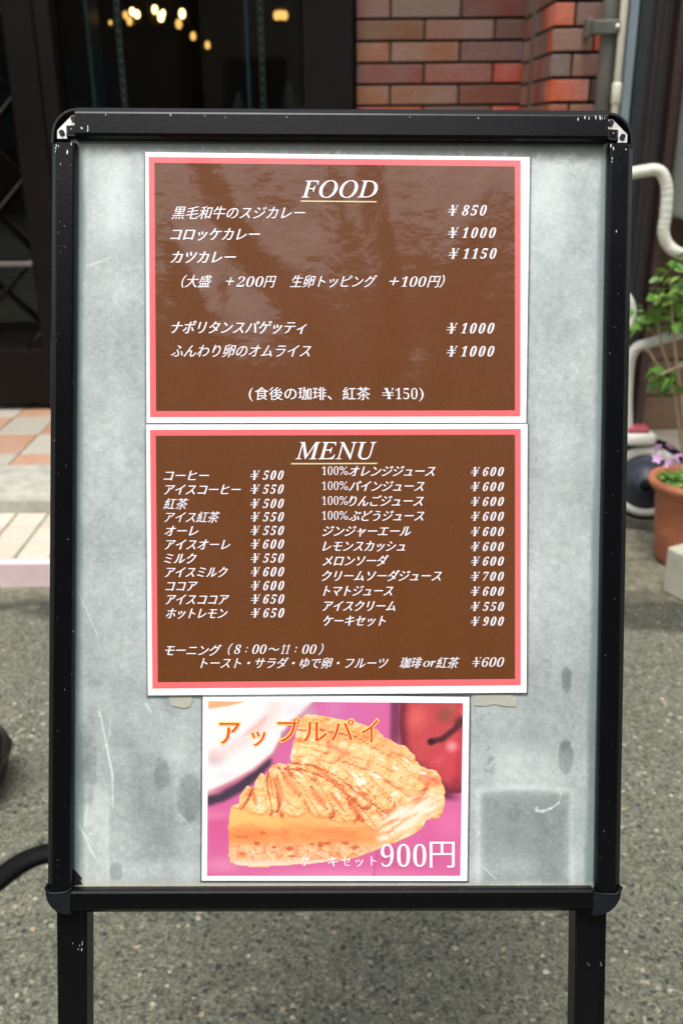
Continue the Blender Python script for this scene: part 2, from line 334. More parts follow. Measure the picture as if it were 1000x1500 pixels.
# ------------------------------------------------------------------ cafe building
cafe = empty('cafe_building', (0, 3.5, 0), 'dark glazed cafe front with red brown brick panel and brick corner pillar', 'building')
def under(o, root):
    o.parent = root; o.matrix_parent_inverse = root.matrix_world.inverted(); return o
bpy.context.view_layer.update()
def cpart(mb, name, m): return under(mb.build(name, m), cafe)
DW = 3.5
# recessed brick panel
xL, xR = 0.063, 0.640
panel = cpart(MB().box(((xL+0.67)/2, DW+0.11, 1.4), (0.67-xL, 0.2, 2.6)), 'recessed_brick_panel', M['mortar'])
PCH = 0.0652
brick_sizes = {}
def brick(parent, cx, cy, cz, w, h, d, col, grad=None):
    key = (round(w, 3), round(h, 3), round(d, 3))
    if key not in brick_sizes:
        me = MB().box((0, 0, 0), (w, d, h), bevel=0.0018, seg=1).mesh('brick'); me.materials.append(M['brick']); brick_sizes[key] = me
    o = link_mesh('brick', brick_sizes[key]); o.location = (cx, cy + random.uniform(-0.0008, 0.0008), cz); o.color = (lin(col)[0]*0.90, lin(col)[1]*0.78, lin(col)[2]*0.64, 1)
    o.parent = parent; o.matrix_parent_inverse = parent.matrix_world.inverted(); return o
bpy.context.view_layer.update()
palette = [(128, 96, 88), (120, 84, 78), (136, 104, 90), (116, 88, 84), (146, 88, 70), (132, 78, 70), (124, 100, 92), (108, 74, 66), (140, 108, 92)]
vis = {0: [(128, 92, 86), (122, 108, 100), (112, 64, 58)], 1: [(118, 88, 68), (134, 100, 90), (104, 76, 66)], 2: [(146, 104, 84), (140, 104, 88), (118, 90, 88)],
       3: [(126, 78, 74), (140, 82, 70), (176, 74, 48)], 4: [(142, 106, 86), (138, 106, 92), (118, 78, 72)], 5: [(158, 82, 62), (112, 84, 76), (186, 80, 54)]}
# course 0 is the one whose bottom edge shows at y=28; joints 0.228 apart
z_c0 = 1.420 + PCH/2
for c in range(-16, 20):
    z = z_c0 - c*PCH
    if z < 0.16: continue
    row = c % 2
    if row == 0: segs = [(xL, 0.171), (0.178, 0.400), (0.407, xR)]
    else: segs = [(xL, 0.283), (0.290, 0.512), (0.519, xR)]
    for i, (a, b) in enumerate(segs):
        col = vis[c][i] if c in vis else random.choice(palette) if random.random() > 0.12 else (184, 78, 50)
        brick(panel, (a+b)/2, DW+0.004, z, b-a, PCH-0.0095, 0.022, col)
# pillar
pxL = 0.607; PD = 3.0
pil = cpart(MB().box((pxL+0.004+0.085, PD+0.012+0.24, 1.4), (0.17, 0.48, 2.6)), 'brick_pillar', M['mortar'])
bpy.context.view_layer.update()
PC2 = 0.0652
zp0 = at(812, 39, PD).z + PC2/2 - 0.002
pv = {0: [(196, 98, 62), (134, 104, 98)], 1: [(146, 116, 106), (190, 82, 54)], 2: [(124, 114, 110), (146, 112, 104)], 3: [(192, 96, 64), (92, 72, 68)], 4: [(156, 92, 76), (152, 104, 82)]}
sidec = {0: (196, 98, 62), 1: (186, 88, 58), 2: (128, 84, 76), 3: (192, 96, 64), 4: (156, 92, 76)}
for c in range(-16, 19):
    z = zp0 - c*PC2
    if z < 0.16: continue
    w1 = {0: 0.055, 1: 0.112, 2: 0.055, 3: 0.112}[c % 4] if True else 0
    segs = [(pxL, pxL+w1)]
    x = pxL + w1 + 0.007
    while x < pxL+0.165:
        segs.append((x, min(x+0.112, pxL+0.168))); x += 0.119
    for i, (a, b) in enumerate(segs):
        if b-a < 0.012: continue
        cols = pv.get(c); col = cols[i] if cols and i < 2 else random.choice(palette) if random.random() > 0.25 else (190, 92, 60)
        brick(pil, (a+b)/2, PD+0.004, z, b-a, PC2-0.0095, 0.022, col)
    # return face, two headers deep
    for q, (ya, yb) in enumerate([(PD+0.018, PD+0.06 if c % 2 else PD+0.12), (PD+0.067 if c % 2 else PD+0.127, PD+0.235), (PD+0.242, PD+0.35), (PD+0.357, PD+0.462)]):
        col = sidec.get(c, random.choice(palette)) if q == 0 else random.choice(palette)
        brick(pil, pxL+0.0065, (ya+yb)/2, z, 0.014, PC2-0.0095, yb-ya, col)
# walls above, left, joinery
cpart(MB().box((0.0, 3.62, 3.35), (3.2, 0.3, 1.3)), 'upper_wall', M['mortar'])
cpart(MB().box((-2.6, 3.3, 2.0), (0.9, 0.9, 4.0)), 'side_wall', M['dark'])
cpart(MB().box((-0.03, DW-0.0, 1.40), (0.165, 0.09, 2.54), bevel=0.004), 'window_jamb', M['dark'])
cpart(MB().box((-0.535, DW, 0.37), (0.81, 0.12, 0.48), bevel=0.004), 'window_sill', M['dark'])
cpart(MB().box((-0.535, DW, 2.62), (0.83, 0.09, 0.14), bevel=0.004), 'window_head', M['dark'])
dw = cpart(MB().box((-0.95, DW-0.005, 1.40), (0.055, 0.10, 2.54), bevel=0.004), 'door_post', M['dark'])
dw2 = cpart(MB().box((-2.1, DW-0.005, 1.40), (0.07, 0.10, 2.54), bevel=0.004), 'door_post', M['dark'])
pane = cpart(MB().box((-0.52, DW+0.01, 1.58), (0.80, 0.006, 1.95)), 'window_pane', M['glass'])
# interior of the cafe
cpart(MB().box((-0.6, 7.2, 1.6), (5.0, 0.1, 3.4)), 'back_room_wall', M['room'])
cpart(MB().box((-3.1, 5.4, 1.6), (0.1, 3.6, 3.4)), 'side_room_wall', M['room'])
cpart(MB().box((1.9, 5.4, 1.6), (0.1, 3.6, 3.4)), 'side_room_wall', M['room'])
cpart(MB().box((-0.6, 5.4, 2.75), (5.0, 3.5, 0.08)), 'room_ceiling', M['room'])
cpart(MB().box((-0.6, 5.5, 0.06), (5.0, 3.3, 0.12)), 'room_floor', M['room'])
# shelf posts and glass edges behind the pane
def slot_post(x0, x1, D):
    a = at(x0, 20, D); b = at(x1, 155, D); w = 0.017
    xm = (a.x+b.x)/2
    root = MB().box((xm, D, 1.5), (w, 0.012, 1.9)).build('shelf_post', M['slotpost']); under(root, cafe)
    bpy.context.view_layer.update()
    mb = MB()
    for i in range(58): mb.box((xm, D-0.0075, 0.6+i*0.032), (0.006, 0.003, 0.018))
    s_ = mb.build('slot', M['dark']); under(s_, root)
slot_post(172, 184, 3.75); slot_post(381, 386, 3.75)
for x in (133, 363):
    p = at(x, 90, 3.62); cpart(MB().box((p.x, 3.70, 1.5), (0.010, 0.16, 1.9)), 'glass_divider', M['glassedge'])
for x0, x1, z_off in ((150, 430, 0),):
    a = at(100, 168, 3.75); cpart(MB().box((-0.53, 3.80, a.z-0.03), (0.8, 0.22, 0.008)), 'display_shelf', M['glassedge'])
# door leaf with diagonal lattice
door = empty('door', (-1.5, 3.46, ZP)); under(door, cafe); bpy.context.view_layer.update()
def dpart(mb, name, m): return under(mb.build(name, m), door)
Dd = 3.46
zr0, zr1 = at(30, 588, Dd).z, at(30, 510, Dd).z
dpart(MB().box((-1.52, Dd, (zr0+zr1)/2), (1.04, 0.045, zr1-zr0), bevel=0.004), 'bottom_rail', M['door'])
xs = at(60, 400, Dd).x
dpart(MB().box((xs+0.03, Dd, 1.35), (0.10, 0.046, 2.44-0.0), bevel=0.004), 'stile', M['door'])
dpart(MB().box((-2.02, Dd, 1.35), (0.08, 0.046, 2.44), bevel=0.004), 'stile', M['door'])
dpart(MB().box((-1.52, Dd, 2.55), (0.92, 0.045, 0.12), bevel=0.004), 'top_rail', M['door'])
zb = at(20, 387, Dd-0.04).z; xe = at(47, 387, Dd-0.04).x
dpart(MB().box(((xe-1.98)/2, Dd-0.035, zb), (xe+1.98, 0.02, 0.016), bevel=0.003), 'push_bar', M['greypipe'])
dpart(MB().box((-1.52, Dd+0.012, 1.45), (0.9, 0.006, 2.0)), 'door_pane', M['glass'])
for k in range(-7, 12):
    for sgn in (1, -1):
        x0, x1 = -1.97, xs-0.02; zc = 0.3 + k*0.26
        pts = []
        za, zb_ = (zc, zc + sgn*(x1-x0)*1.0)
        lo, hi = zr1+0.0, 2.49
        P0, P1 = Vector((x0, 0, za)), Vector((x1, 0, zb_))
        def clip(P0, P1, lo, hi):
            t0, t1 = 0.0, 1.0; dz = P1.z-P0.z
            for lim, s in ((lo, 1), (hi, -1)):
                f0 = s*(P0.z-lim); f1 = s*(P1.z-lim)
                if f0 < 0 and f1 < 0: return None
                if f0 < 0: t0 = max(t0, f0/(f0-f1))
                elif f1 < 0: t1 = min(t1, f0/(f0-f1))
            if t0 >= t1: return None
            return P0.lerp(P1, t0), P0.lerp(P1, t1)
        cl = clip(P0, P1, lo, hi)
        if not cl: continue
        A, B = cl
        if (B-A).length < 0.05: continue
        A.y = B.y = Dd - 0.004 - (0.006 if sgn > 0 else 0)
        dpart(MB().tube([A, B], 0.007, 6), 'lattice_bar', M['door'])

# chandelier and lamps inside
ch = empty('chandelier', at(205, 10, 5.8), 'chandelier of small warm bulbs glowing inside the dark window', 'chandelier')
bpy.context.view_layer.update()
DL = 5.8
bulbs = [(162, 33, .010, 0), (184, 22, .016, 0), (190, 31, .018, 0), (194, 17, .016, 1), (201, 21, .017, 1), (227, 14, .017, 1), (236, 25, .019, 1), (239, 19, .013, 1)]
bulbs2 = [(267, 20, .020, 1), (262, 35, .021, 0), (283, 53, .018, 0), (304, 66, .017, 0)]
def bulb_on(root, x, y, r, hot, D):
    p = at(x, y, D)
    s = bpy.data.meshes.new('bulb'); bm = bmesh.new(); bmesh.ops.create_icosphere(bm, subdivisions=2, radius=r); bmesh.ops.scale(bm, vec=(0.85, 0.85, 1.25), verts=bm.verts)
    bm.to_mesh(s); bm.free(); s.materials.append(M['bulb'] if hot else M['bulb2'])
    o = bpy.data.objects.new('bulb', s); COL.objects.link(o); o.location = p; bpy.context.view_layer.update(); under(o, root)
    return p
hub = at(205, -40, DL)
arms = MB()
for b in bulbs:
    p = bulb_on(ch, *b, DL); arms.tube([hub, Vector(((hub.x+p.x)/2, p.y, p.z-0.05)), Vector((p.x, p.y, p.z-0.02))], 0.004, 6)
under(arms.build('arm', M['brass']), ch)
under(MB().tube([hub, (hub.x, hub.y, 2.7)], 0.008, 6).build('stem', M['brass']), ch)
ch2 = empty('string_of_lamps', at(283, 40, 6.0), 'row of small amber ceiling lamps sloping away inside the window', 'lamp')
bpy.context.view_layer.update()
cab = MB(); pp = []
for b in bulbs2: pp.append(bulb_on(ch2, *b, 6.0))
cab.tube([pp[0]+Vector((-0.2, 0, 0.1)), pp[0]+Vector((0, 0, 0.03)), pp[2]+Vector((0, 0, 0.03)), pp[3]+Vector((0, 0, 0.03)), pp[3]+Vector((0, 0, 0.6))], 0.004, 5)
under(cab.build('cable', M['brass']), ch2)
lm = empty('wall_lamp', at(411, 22, 6.5), 'single wide amber lamp glowing at the right of the window', 'lamp'); bpy.context.view_layer.update()
for dx in (-6, 0, 6): bulb_on(lm, 411+dx, 22 + abs(dx)*0.1, 0.022, 0, 6.5)
p = at(411, 12, 6.5); under(MB().lathe([(0.05, 0), (0.03, 0.03), (0.01, 0.05), (0.008, 0.3)], p).build('lamp_shade', M['brass']), lm)
# dim display ware on the shelf
for name, x, y, r, h, lab in (('glass_jar', 351, 150, 0.022, 0.10, 'dim grey jar standing on the shelf behind the window'), ('display_bottle', 424, 145, 0.026, 0.13, 'taller dim bottle standing on the shelf near the window jamb')):
    p = at(x, 168, 3.8)
    o = MB().lathe([(0.0, 0), (r, 0.002), (r, h*0.6), (r*0.5, h*0.75), (r*0.45, h), (0, h)], (0, 0, 0), 20).build(name, M['food']); o.location = (p.x, 3.8, at(100, 168, 3.75).z-0.026)
    tag(o, lab, 'bottle' if 'bottle' in name else 'jar')
p = at(428, 160, 3.72)
o = MB().lathe([(0.0, 0), (0.03, 0.002), (0.045, 0.02), (0.03, 0.04), (0, 0.052)], (0, 0, 0), 20).build('display_dessert', M['food']); o.location = (p.x+0.03, 3.74, at(100, 168, 3.75).z-0.026)
tag(o, 'low pale mound of dessert in front of the dim bottle', 'dessert')

# ------------------------------------------------------------------ pipes and neighbour at right
def vpipe(name, x, y, D, r, m, lab, cat, z0=0.0, z1=2.9, couple=None):
    p = at(x, y, D); rt = empty(name, (p.x, D, z0), lab, cat); bpy.context.view_layer.update()
    under(MB().tube([(p.x, D, z0), (p.x, D, z1)], r, 20).build('pipe', m), rt)
    if couple:
        zc = at(x, couple, D).z
        under(MB().tube([(p.x, D, zc-0.028), (p.x, D, zc-0.022), (p.x, D, zc+0.022), (p.x, D, zc+0.028)], [r*1.05, r*1.3, r*1.3, r*1.05], 20).build('coupling', m), rt)
    return rt, p
vpipe('brown_downpipe', 787, 80, 3.30, 0.0235, M['beigepipe'], 'brown grey downpipe in the corner between the two brick faces', 'pipe', ZP)
rt, p = vpipe('grey_downpipe', 888, 80, 2.93, 0.0215, M['greypipe'], 'square shouldered grey downpipe clamped to the brick pillar', 'pipe')
zb = at(880, 41, 2.93).z
br = MB().box((p.x-0.012, 2.93-0.012, zb), (0.078, 0.05, 0.034), bevel=0.003).build('bracket', M['galv']); under(br, rt)
bpy.context.view_layer.update()
under(MB().box((p.x-0.05, 2.965, zb+0.002), (0.016, 0.05, 0.046), bevel=0.002).build('clamp', M['galv']), br)
under(MB().lathe([(0, 0.005), (0.005, 0.004), (0.007, 0)], (p.x+0.014, 2.892, zb), 12, Matrix.Rotation(R(90), 3, 'X')).build('bolt', M['steel']), br)
vpipe('cream_conduit', 907, 80, 2.90, 0.010, M['creampipe'], 'thin cream conduit with a coupling beside the grey downpipe', 'pipe', couple=137)
p = at(921, 80, 2.97)
nb = empty('neighbour_building', (1.3, 3.1, 0), 'dark brown clad neighbouring building at the right edge', 'building'); bpy.context.view_layer.update()
def npart(mb, name, m): return under(mb.build(name, m), nb)
npart(MB().box((p.x, 2.99, 1.5), (0.024, 0.06, 3.0)), 'corner_trim', M['bluetrim'])
x0 = at(929, 80, 3.05).x; x1 = at(947, 80, 3.05).x; x2 = at(987, 20, 3.08).x
npart(MB().box(((x0+x1)/2, 3.07, 1.5), (x1-x0-0.002, 0.06, 3.0), bevel=0.003), 'slate_trim', M['slate'])
sd = MB()
sd.box(((x1+x2)/2, 3.12, 1.62), (x2-x1, 0.06, 2.76))
npart(sd, 'siding_panel', M['siding'])
for i in range(4):
    xx = x1 + (i+0.5)*(x2-x1)/4; npart(MB().box((xx, 3.088, 1.62), (0.006, 0.012, 2.74), bevel=0.002), 'rib', M['siding'])
npart(MB().box((x2+0.014, 3.07, 1.5), (0.026, 0.07, 3.0), bevel=0.003), 'corner_post', M['rust'])
for i in range(24):
    npart(MB().box((x2+0.03+0.55, 3.15+random.uniform(-.002, .002), 0.06+i*0.122), (1.10, 0.03, 0.116), bevel=0.003), 'board', M['wood'])
npart(MB().box((1.6, 3.4, 2.2), (1.8, 0.4, 4.4)), 'wall', M['dark'])
# air conditioner casing
pa = at(986, 320, 3.0)
ac = empty('air_conditioner', (pa.x+0.30, 2.98, pa.z), 'pale grey green air conditioner casing on the dark wall at right', 'air conditioner'); bpy.context.view_layer.update()
under(MB().box((pa.x+0.31, 2.98, pa.z+0.28), (0.62, 0.24, 0.56), bevel=0.012, seg=3).build('casing', M['acwhite']), ac)
under(MB().box((pa.x+0.31, 2.99, pa.z-0.012), (0.5, 0.2, 0.02)).build('bracket', M['dark']), ac)
gr = MB()
for i in range(9): gr.tube([(pa.x+0.12, 2.855, pa.z+0.08+i*0.045), (pa.x+0.50, 2.855, pa.z+0.08+i*0.045)], 0.003, 6)
under(gr.build('grille', M['acwhite']), ac)
# wrapped white duct
def smooth(pts, n=8):
    P = [Vector(p) for p in pts]; out = []
    for i in range(len(P)-1):
        a, b, c, d = P[max(i-1, 0)], P[i], P[i+1], P[min(i+2, len(P)-1)]
        for k in range(n):
            t = k/n; out.append(0.5*((2*b)+(c-a)*t+(2*a-5*b+4*c-d)*t*t+(3*b-a-3*c+d)*t**3))
    out.append(P[-1]); return out
dp = smooth([at(x, y, D) for x, y, D in ((890, 262, 2.8), (918, 255, 2.8), (940, 251, 2.8), (960, 249, 2.8), (971, 258, 2.8), (976, 280, 2.8), (974, 315, 2.8), (971, 340, 2.8), (977, 358, 2.8), (992, 370, 2.8), (1015, 374, 2.85), (1060, 360, 2.95))], 14)
rr = [0.0165 + 0.0005*math.sin(i*1.35) for i in range(len(dp))]
o = MB().tube(dp, rr, 14).build('duct_hose', M['hosewhite']); tag(o, 'white ribbed duct hose bending down beside the dark siding', 'hose')

# hose cart: white tube frame, navy drum
hc = empty('hose_cart', onz(945, 765), 'white tubed cart with a navy disc wheel and red cap behind the flower pot', 'cart'); bpy.context.view_layer.update()
DH = 2.55
fr1 = smooth([at(x, y, DH) for x, y in ((919, 640), (918, 590), (920, 545), (924, 522), (934, 508), (955, 501), (985, 492), (1040, 476))], 6)
under(MB().tube(fr1, 0.0145, 12).build('frame_tube', M['pvc']), hc)
fr2 = smooth([at(x, y, DH+0.05) for x, y in ((914, 430), (922, 440), (926, 458), (922, 476), (912, 484))], 6)
under(MB().tube(fr2, 0.010, 10).build('handle_loop', M['pvc']), hc)
cw = at(946, 703, DH)
rotx = Matrix.Rotation(R(90), 3, 'X') ; ry = Matrix.Rotation(R(-18), 3, 'Z') @ rotx
wheel = under(MB().lathe([(0.0, 0.05), (0.030, 0.05), (0.034, 0.035), (0.060, 0.030), (0.074, 0.022), (0.080, 0.018), (0.080, -0.03), (0, -0.03)], cw, 40, ry).build('wheel', M['navy']), hc)
bpy.context.view_layer.update()
under(MB().lathe([(0.081, 0.020), (0.090, 0.024), (0.104, 0.018), (0.106, -0.03), (0.081, -0.03)], cw, 40, ry).build('rim', M['pvc']), wheel)
under(MB().lathe([(0.107, -0.032), (0.107, 0.010), (0.110, 0.018), (0.118, 0.012), (0.120, -0.01), (0.115, -0.03), (0.107, -0.035)], cw, 40, ry).build('tyre', M['rubber']), wheel)
under(MB().lathe([(0, 0.058), (0.014, 0.057), (0.017, 0.05)], cw+Vector((0, 0, 0)), 20, ry).build('hub', M['rubber']), wheel)
c2 = at(940, 640, DH)
under(MB().box((c2.x-0.01, DH, c2.z), (0.085, 0.07, 0.036), bevel=0.014, seg=3).build('base', M['pvc']), hc)
under(MB().box((c2.x-0.018, DH, c2.z+0.025), (0.06, 0.05, 0.016), bevel=0.006, seg=2).build('cap', M['redcap']), hc)

# slab behind, flower pot, shrub, block
o = tri_box('slab', 0.80, 2.2, 2.74, 3.13, 0.0, 0.13, M['slab'], 0.01); o.name = 'concrete_step'; tag(o, 'worn grey concrete step below the brown boards', 'step')
PC = Vector((0.922, 2.34, 0)); 
pot = empty('flower_pot', PC, 'terracotta pot of small mauve flowers beside the pale block', 'flower pot'); bpy.context.view_layer.update()
sc_p = 1.0
prof = [(0, 0.0), (0.074, 0.0), (0.082, 0.02), (0.090, 0.10), (0.098, 0.200), (0.104, 0.206), (0.112, 0.212), (0.119, 0.224), (0.119, 0.232), (0.106, 0.238), (0.099, 0.232), (0.096, 0.205), (0, 0.2)]
body = under(MB().lathe(prof[:-1], PC, 56).build('body', M['terracotta']), pot)
under(MB().lathe([(0, 0.214), (0.05, 0.216), (0.098, 0.208)], PC, 30).build('soil', M['soil']), pot)
def leaf_mesh(L, W, fold=0.15):
    mb = MB(); bm = mb.bm; n = 6; rows = []
    for i in range(n+1):
        t = i/n; w = W*math.sin(math.pi*min(1, t**0.8))*0.5 + 0.0002; z = -0.35*L*t*t
        rows.append([bm.verts.new((L*t, -w, z+w*fold)), bm.verts.new((L*t, 0, z)), bm.verts.new((L*t, w, z+w*fold))])
    for a, b in zip(rows, rows[1:]):
        for q in (0, 1): bm.faces.new((a[q], b[q], b[q+1], a[q+1])).smooth = True
    me = mb.mesh('leaf'); return me
small = leaf_mesh(0.022, 0.02); small.materials.append(M['leafy'])
small2 = leaf_mesh(0.024, 0.02); small2.materials.append(M['leaf'])
for i in range(230):
    a = random.uniform(0, 6.283); r_ = 0.104*math.sqrt(random.random()); h = 0.215 + 0.055*random.random()*(1-r_/0.14)
    o = link_mesh('leaf', random.choice((small, small2)), pot); o.location = (r_*math.cos(a), r_*math.sin(a), h); o.rotation_euler = (random.uniform(-.6, .6), random.uniform(-0.7, 0.3), random.uniform(0, 6.28))
fm = MB()
for k in range(5):
    a = k*2*math.pi/5
    fm.quad((0, 0, 0), (0.010*math.cos(a-.5), 0.010*math.sin(a-.5), 0.003), (0.015*math.cos(a), 0.015*math.sin(a), 0.002), (0.010*math.cos(a+.5), 0.010*math.sin(a+.5), 0.003))
flm = fm.mesh('flower'); flm.materials.append(M['petal'])
fl_px = [(962, 657), (981, 655), (962, 672), (990, 672), (978, 680), (993, 682), (968, 662), (985, 676)]
for x, y in fl_px:
    q = at(x, y, 2.28+random.uniform(-.02, .02))
    o = link_mesh('flower', flm, pot); o.location = q - PC; o.rotation_euler = (R(60)+random.uniform(-.4, .4), random.uniform(-.4, .4), random.uniform(0, 6))
for k in range(9):
    a = random.uniform(0, 6.28); r_ = 0.09*random.random()
    o = link_mesh('flower', flm, pot); o.location = (r_*math.cos(a), r_*math.sin(a), 0.275); o.rotation_euler = (R(25)*random.random(), R(20)*random.random(), random.uniform(0, 6))
# leafy shrub behind the pot, growing from its own ground spot
sh = empty('leafy_shrub', (1.02, 2.56, 0), 'leafy green shrub with thin tan stems against the brown boards', 'shrub'); bpy.context.view_layer.update()
stems = [[(1005, 700), (992, 610), (985, 560), (968, 505), (962, 470)], [(1010, 700), (1000, 600), (990, 530), (985, 480), (982, 440)], [(985, 560), (965, 540), (950, 515), (938, 512), (930, 516)], [(992, 540), (1000, 535), (975, 545), (960, 552)],
         [(1010, 650), (1012, 560), (1005, 480), (1000, 420)]]
tips = []
for s_ in stems:
    D = 2.5 + random.uniform(-0.05, 0.05)
    pts = smooth([at(x, y, D) for x, y in s_], 5)
    under(MB().tube(pts, [0.0055*(1-0.6*i/len(pts)) for i in range(len(pts))], 7).build('stem', M['twig']), sh)
    tips.append(pts)
big1 = leaf_mesh(0.062, 0.042); big1.materials.append(M['leaf']); big2 = leaf_mesh(0.055, 0.034); big2.materials.append(M['leafy'])
clus = [(985, 395, 16, 7), (995, 420, 18, 9), (985, 445, 14, 7), (968, 432, 12, 6), (990, 470, 14, 8), (940, 462, 10, 5), (945, 475, 9, 5), (972, 550, 16, 8), (985, 560, 12, 6), (962, 560, 8, 3), (1015, 450, 30, 22), (1020, 380, 25, 12), (1030, 540, 25, 12), (958, 455, 8, 4)]
for x, y, sp, nn in clus:
    for k in range(int(nn*2.2)):
        q = at(x+random.gauss(0, sp*0.55), y+random.gauss(0, sp*0.5), 2.5+random.uniform(-.09, .09))
        o = link_mesh('leaf', random.choice((big1, big2, big1)), sh); o.location = q - Vector((1.02, 2.56, 0)); s = random.uniform(0.4, 0.85); o.scale = (s, s, s)
        o.rotation_euler = (random.uniform(-.9, .9), random.uniform(-0.5, 0.7), random.uniform(0, 6.28))
# concrete block
rz = R(-14)
bc = onz(1040, 850); 
blk = MB()
A = onz(968, 866); hb = 0.122
rotb = Matrix.Rotation(R(-62), 3, 'Z')
ux = rotb @ Vector((1, 0, 0)); uy = rotb @ Vector((0, 1, 0))
# A is the far-left bottom corner; the long side runs towards the camera and right
L_, W_ = 0.36, 0.19
cen = A + ux*L_/2 + uy*W_/2 + Vector((0, 0, hb/2))
o = MB().box((0, 0, 0), (L_, W_, hb), bevel=0.006, seg=2).build('concrete_block', M['concrete']); o.location = cen; o.rotation_euler = (0, 0, R(-62)); tag(o, 'pale concrete block lying on the asphalt in front of the terracotta pot', 'block')

# black bag and strap at lower left
pb = onz(-30, 1190)
bagm = bmesh.new(); bmesh.ops.create_icosphere(bagm, subdivisions=4, radius=1)
for v in bagm.verts:
    nrm = v.co.copy()
    f_ = 1 + 0.07*math.sin(nrm.x*6+nrm.z*5)*math.cos(nrm.y*7) + 0.04*math.sin(nrm.z*15+nrm.x*9)
    v.co = Vector((nrm.x*0.085*f_, nrm.y*0.10*f_, max(-0.075, nrm.z*0.095*f_)))
me = bpy.data.meshes.new('weight_bag'); bagm.to_mesh(me); bagm.free(); me.polygons.foreach_set('use_smooth', [True]*len(me.polygons)); me.materials.append(M['vinyl'])
bag = bpy.data.objects.new('weight_bag', me); COL.objects.link(bag); bag.location = (pb.x-0.047, pb.y+0.05, 0.075); tag(bag, 'shiny black weight bag on the asphalt at the left edge', 'bag')
sp = smooth([onz(x, y, 0.012) for x, y in ((-60, 1330), (-5, 1284), (25, 1262), (50, 1250), (75, 1244), (110, 1246), (150, 1262))], 8)
o = MB(); 
ring_prev = None
for i, q in enumerate(sp):
    t = (sp[min(i+1, len(sp)-1)]-sp[max(i-1, 0)]).normalized(); sd_ = t.cross(Vector((0, 0, 1))).normalized()
    w = 0.0195; h = 0.009
    ring = [o.bm.verts.new(q + sd_*w*cx + Vector((0, 0, h*cz - 0.004))) for cx, cz in ((-1, -0.6), (-0.75, 0.5), (0, 1.0), (0.75, 0.5), (1, -0.6))]
    if ring_prev:
        for k in range(5): o.bm.faces.new((ring_prev[k], ring_prev[(k+1) % 5], ring[(k+1) % 5], ring[k])).smooth = True
    ring_prev = ring
o = o.build('rubber_strap', M['rubber']); tag(o, 'black rubber strap lying on the asphalt by the left sign leg', 'strap')

# ------------------------------------------------------------------ unseen buildings added behind the camera, sized and toned to shape reflections
def unseen_building(name, x0, x1, y, h, m, lab):
    rt = empty(name, ((x0+x1)/2, y, 0), lab, 'building'); bpy.context.view_layer.update()
    under(MB().box(((x0+x1)/2, y-2, h/2), (x1-x0, 4, h)).build('wall', m), rt)
    nx = int((x1-x0)/1.6)
    for i in range(nx):
        for j in range(int(h/2.8)):
            under(MB().box((x0+0.8+i*1.6, y+0.0, 1.5+j*2.8), (0.9, 0.06, 1.2)).build('window', M['farglass']), rt)
unseen_building('unseen_house', -9, -2.2, -7.5, 7.8, M['brownrender'], 'tan rendered two storey block added unseen across the street for reflections')
unseen_building('unseen_shop_house', -2.0, 2.4, -8.5, 7.5, M['render'], 'pale low shop block added unseen across the street for reflections')
unseen_building('unseen_apartment_house', 2.8, 9, -7.0, 9.0, M['brownrender'], 'tall tan apartment block added unseen across the street for reflections')

# ------------------------------------------------------------------ the sign board
BX = Vector((0.99982116, 0.00427329, -0.01842266)); BZ = Vector((0.01573884, 0.35208419, 0.935836)); BN = Vector((0.01048542, -0.93595858, 0.35195396))
BC = Vector((-0.00265634, 0.69831573, 0.8001797))
def Bp(x, y, w=0.0):                  # pixel -> board coordinates (u right, v up) on the sheet w metres proud of the panel
    c = BC + BN*w; d = ray(x, y); t = (c-CAMP).dot(BN)/d.dot(BN); q = CAMP + d*t - c
    return q.dot(BX), q.dot(BZ)
LV = BC.z/BZ.z
def board_root(name, u, v, w, **kw):
    o = bpy.data.objects.new(name, None); COL.objects.link(o); o.empty_display_size = 0.05
    q = BC + BX*u + BZ*v + BN*w
    o.matrix_world = Matrix(((BX.x, -BN.x, BZ.x, q.x), (BX.y, -BN.y, BZ.y, q.y), (BX.z, -BN.z, BZ.z, q.z), (0, 0, 0, 1)))
    o['ou'], o['ov'], o['ow'] = u, v, w
    return tag(o, **kw)
sign = board_root('menu_sign_board', 0, -LV, 0, label='black aluminium A frame sign board holding laminated menus over a grey panel', cat='sign board')
def L(o, u, w, v):                    # board coords to local coords of a root (x = u, y = -w, z = v)
    return Vector((u-o['ou'], -(w-o['ow']), v-o['ov']))

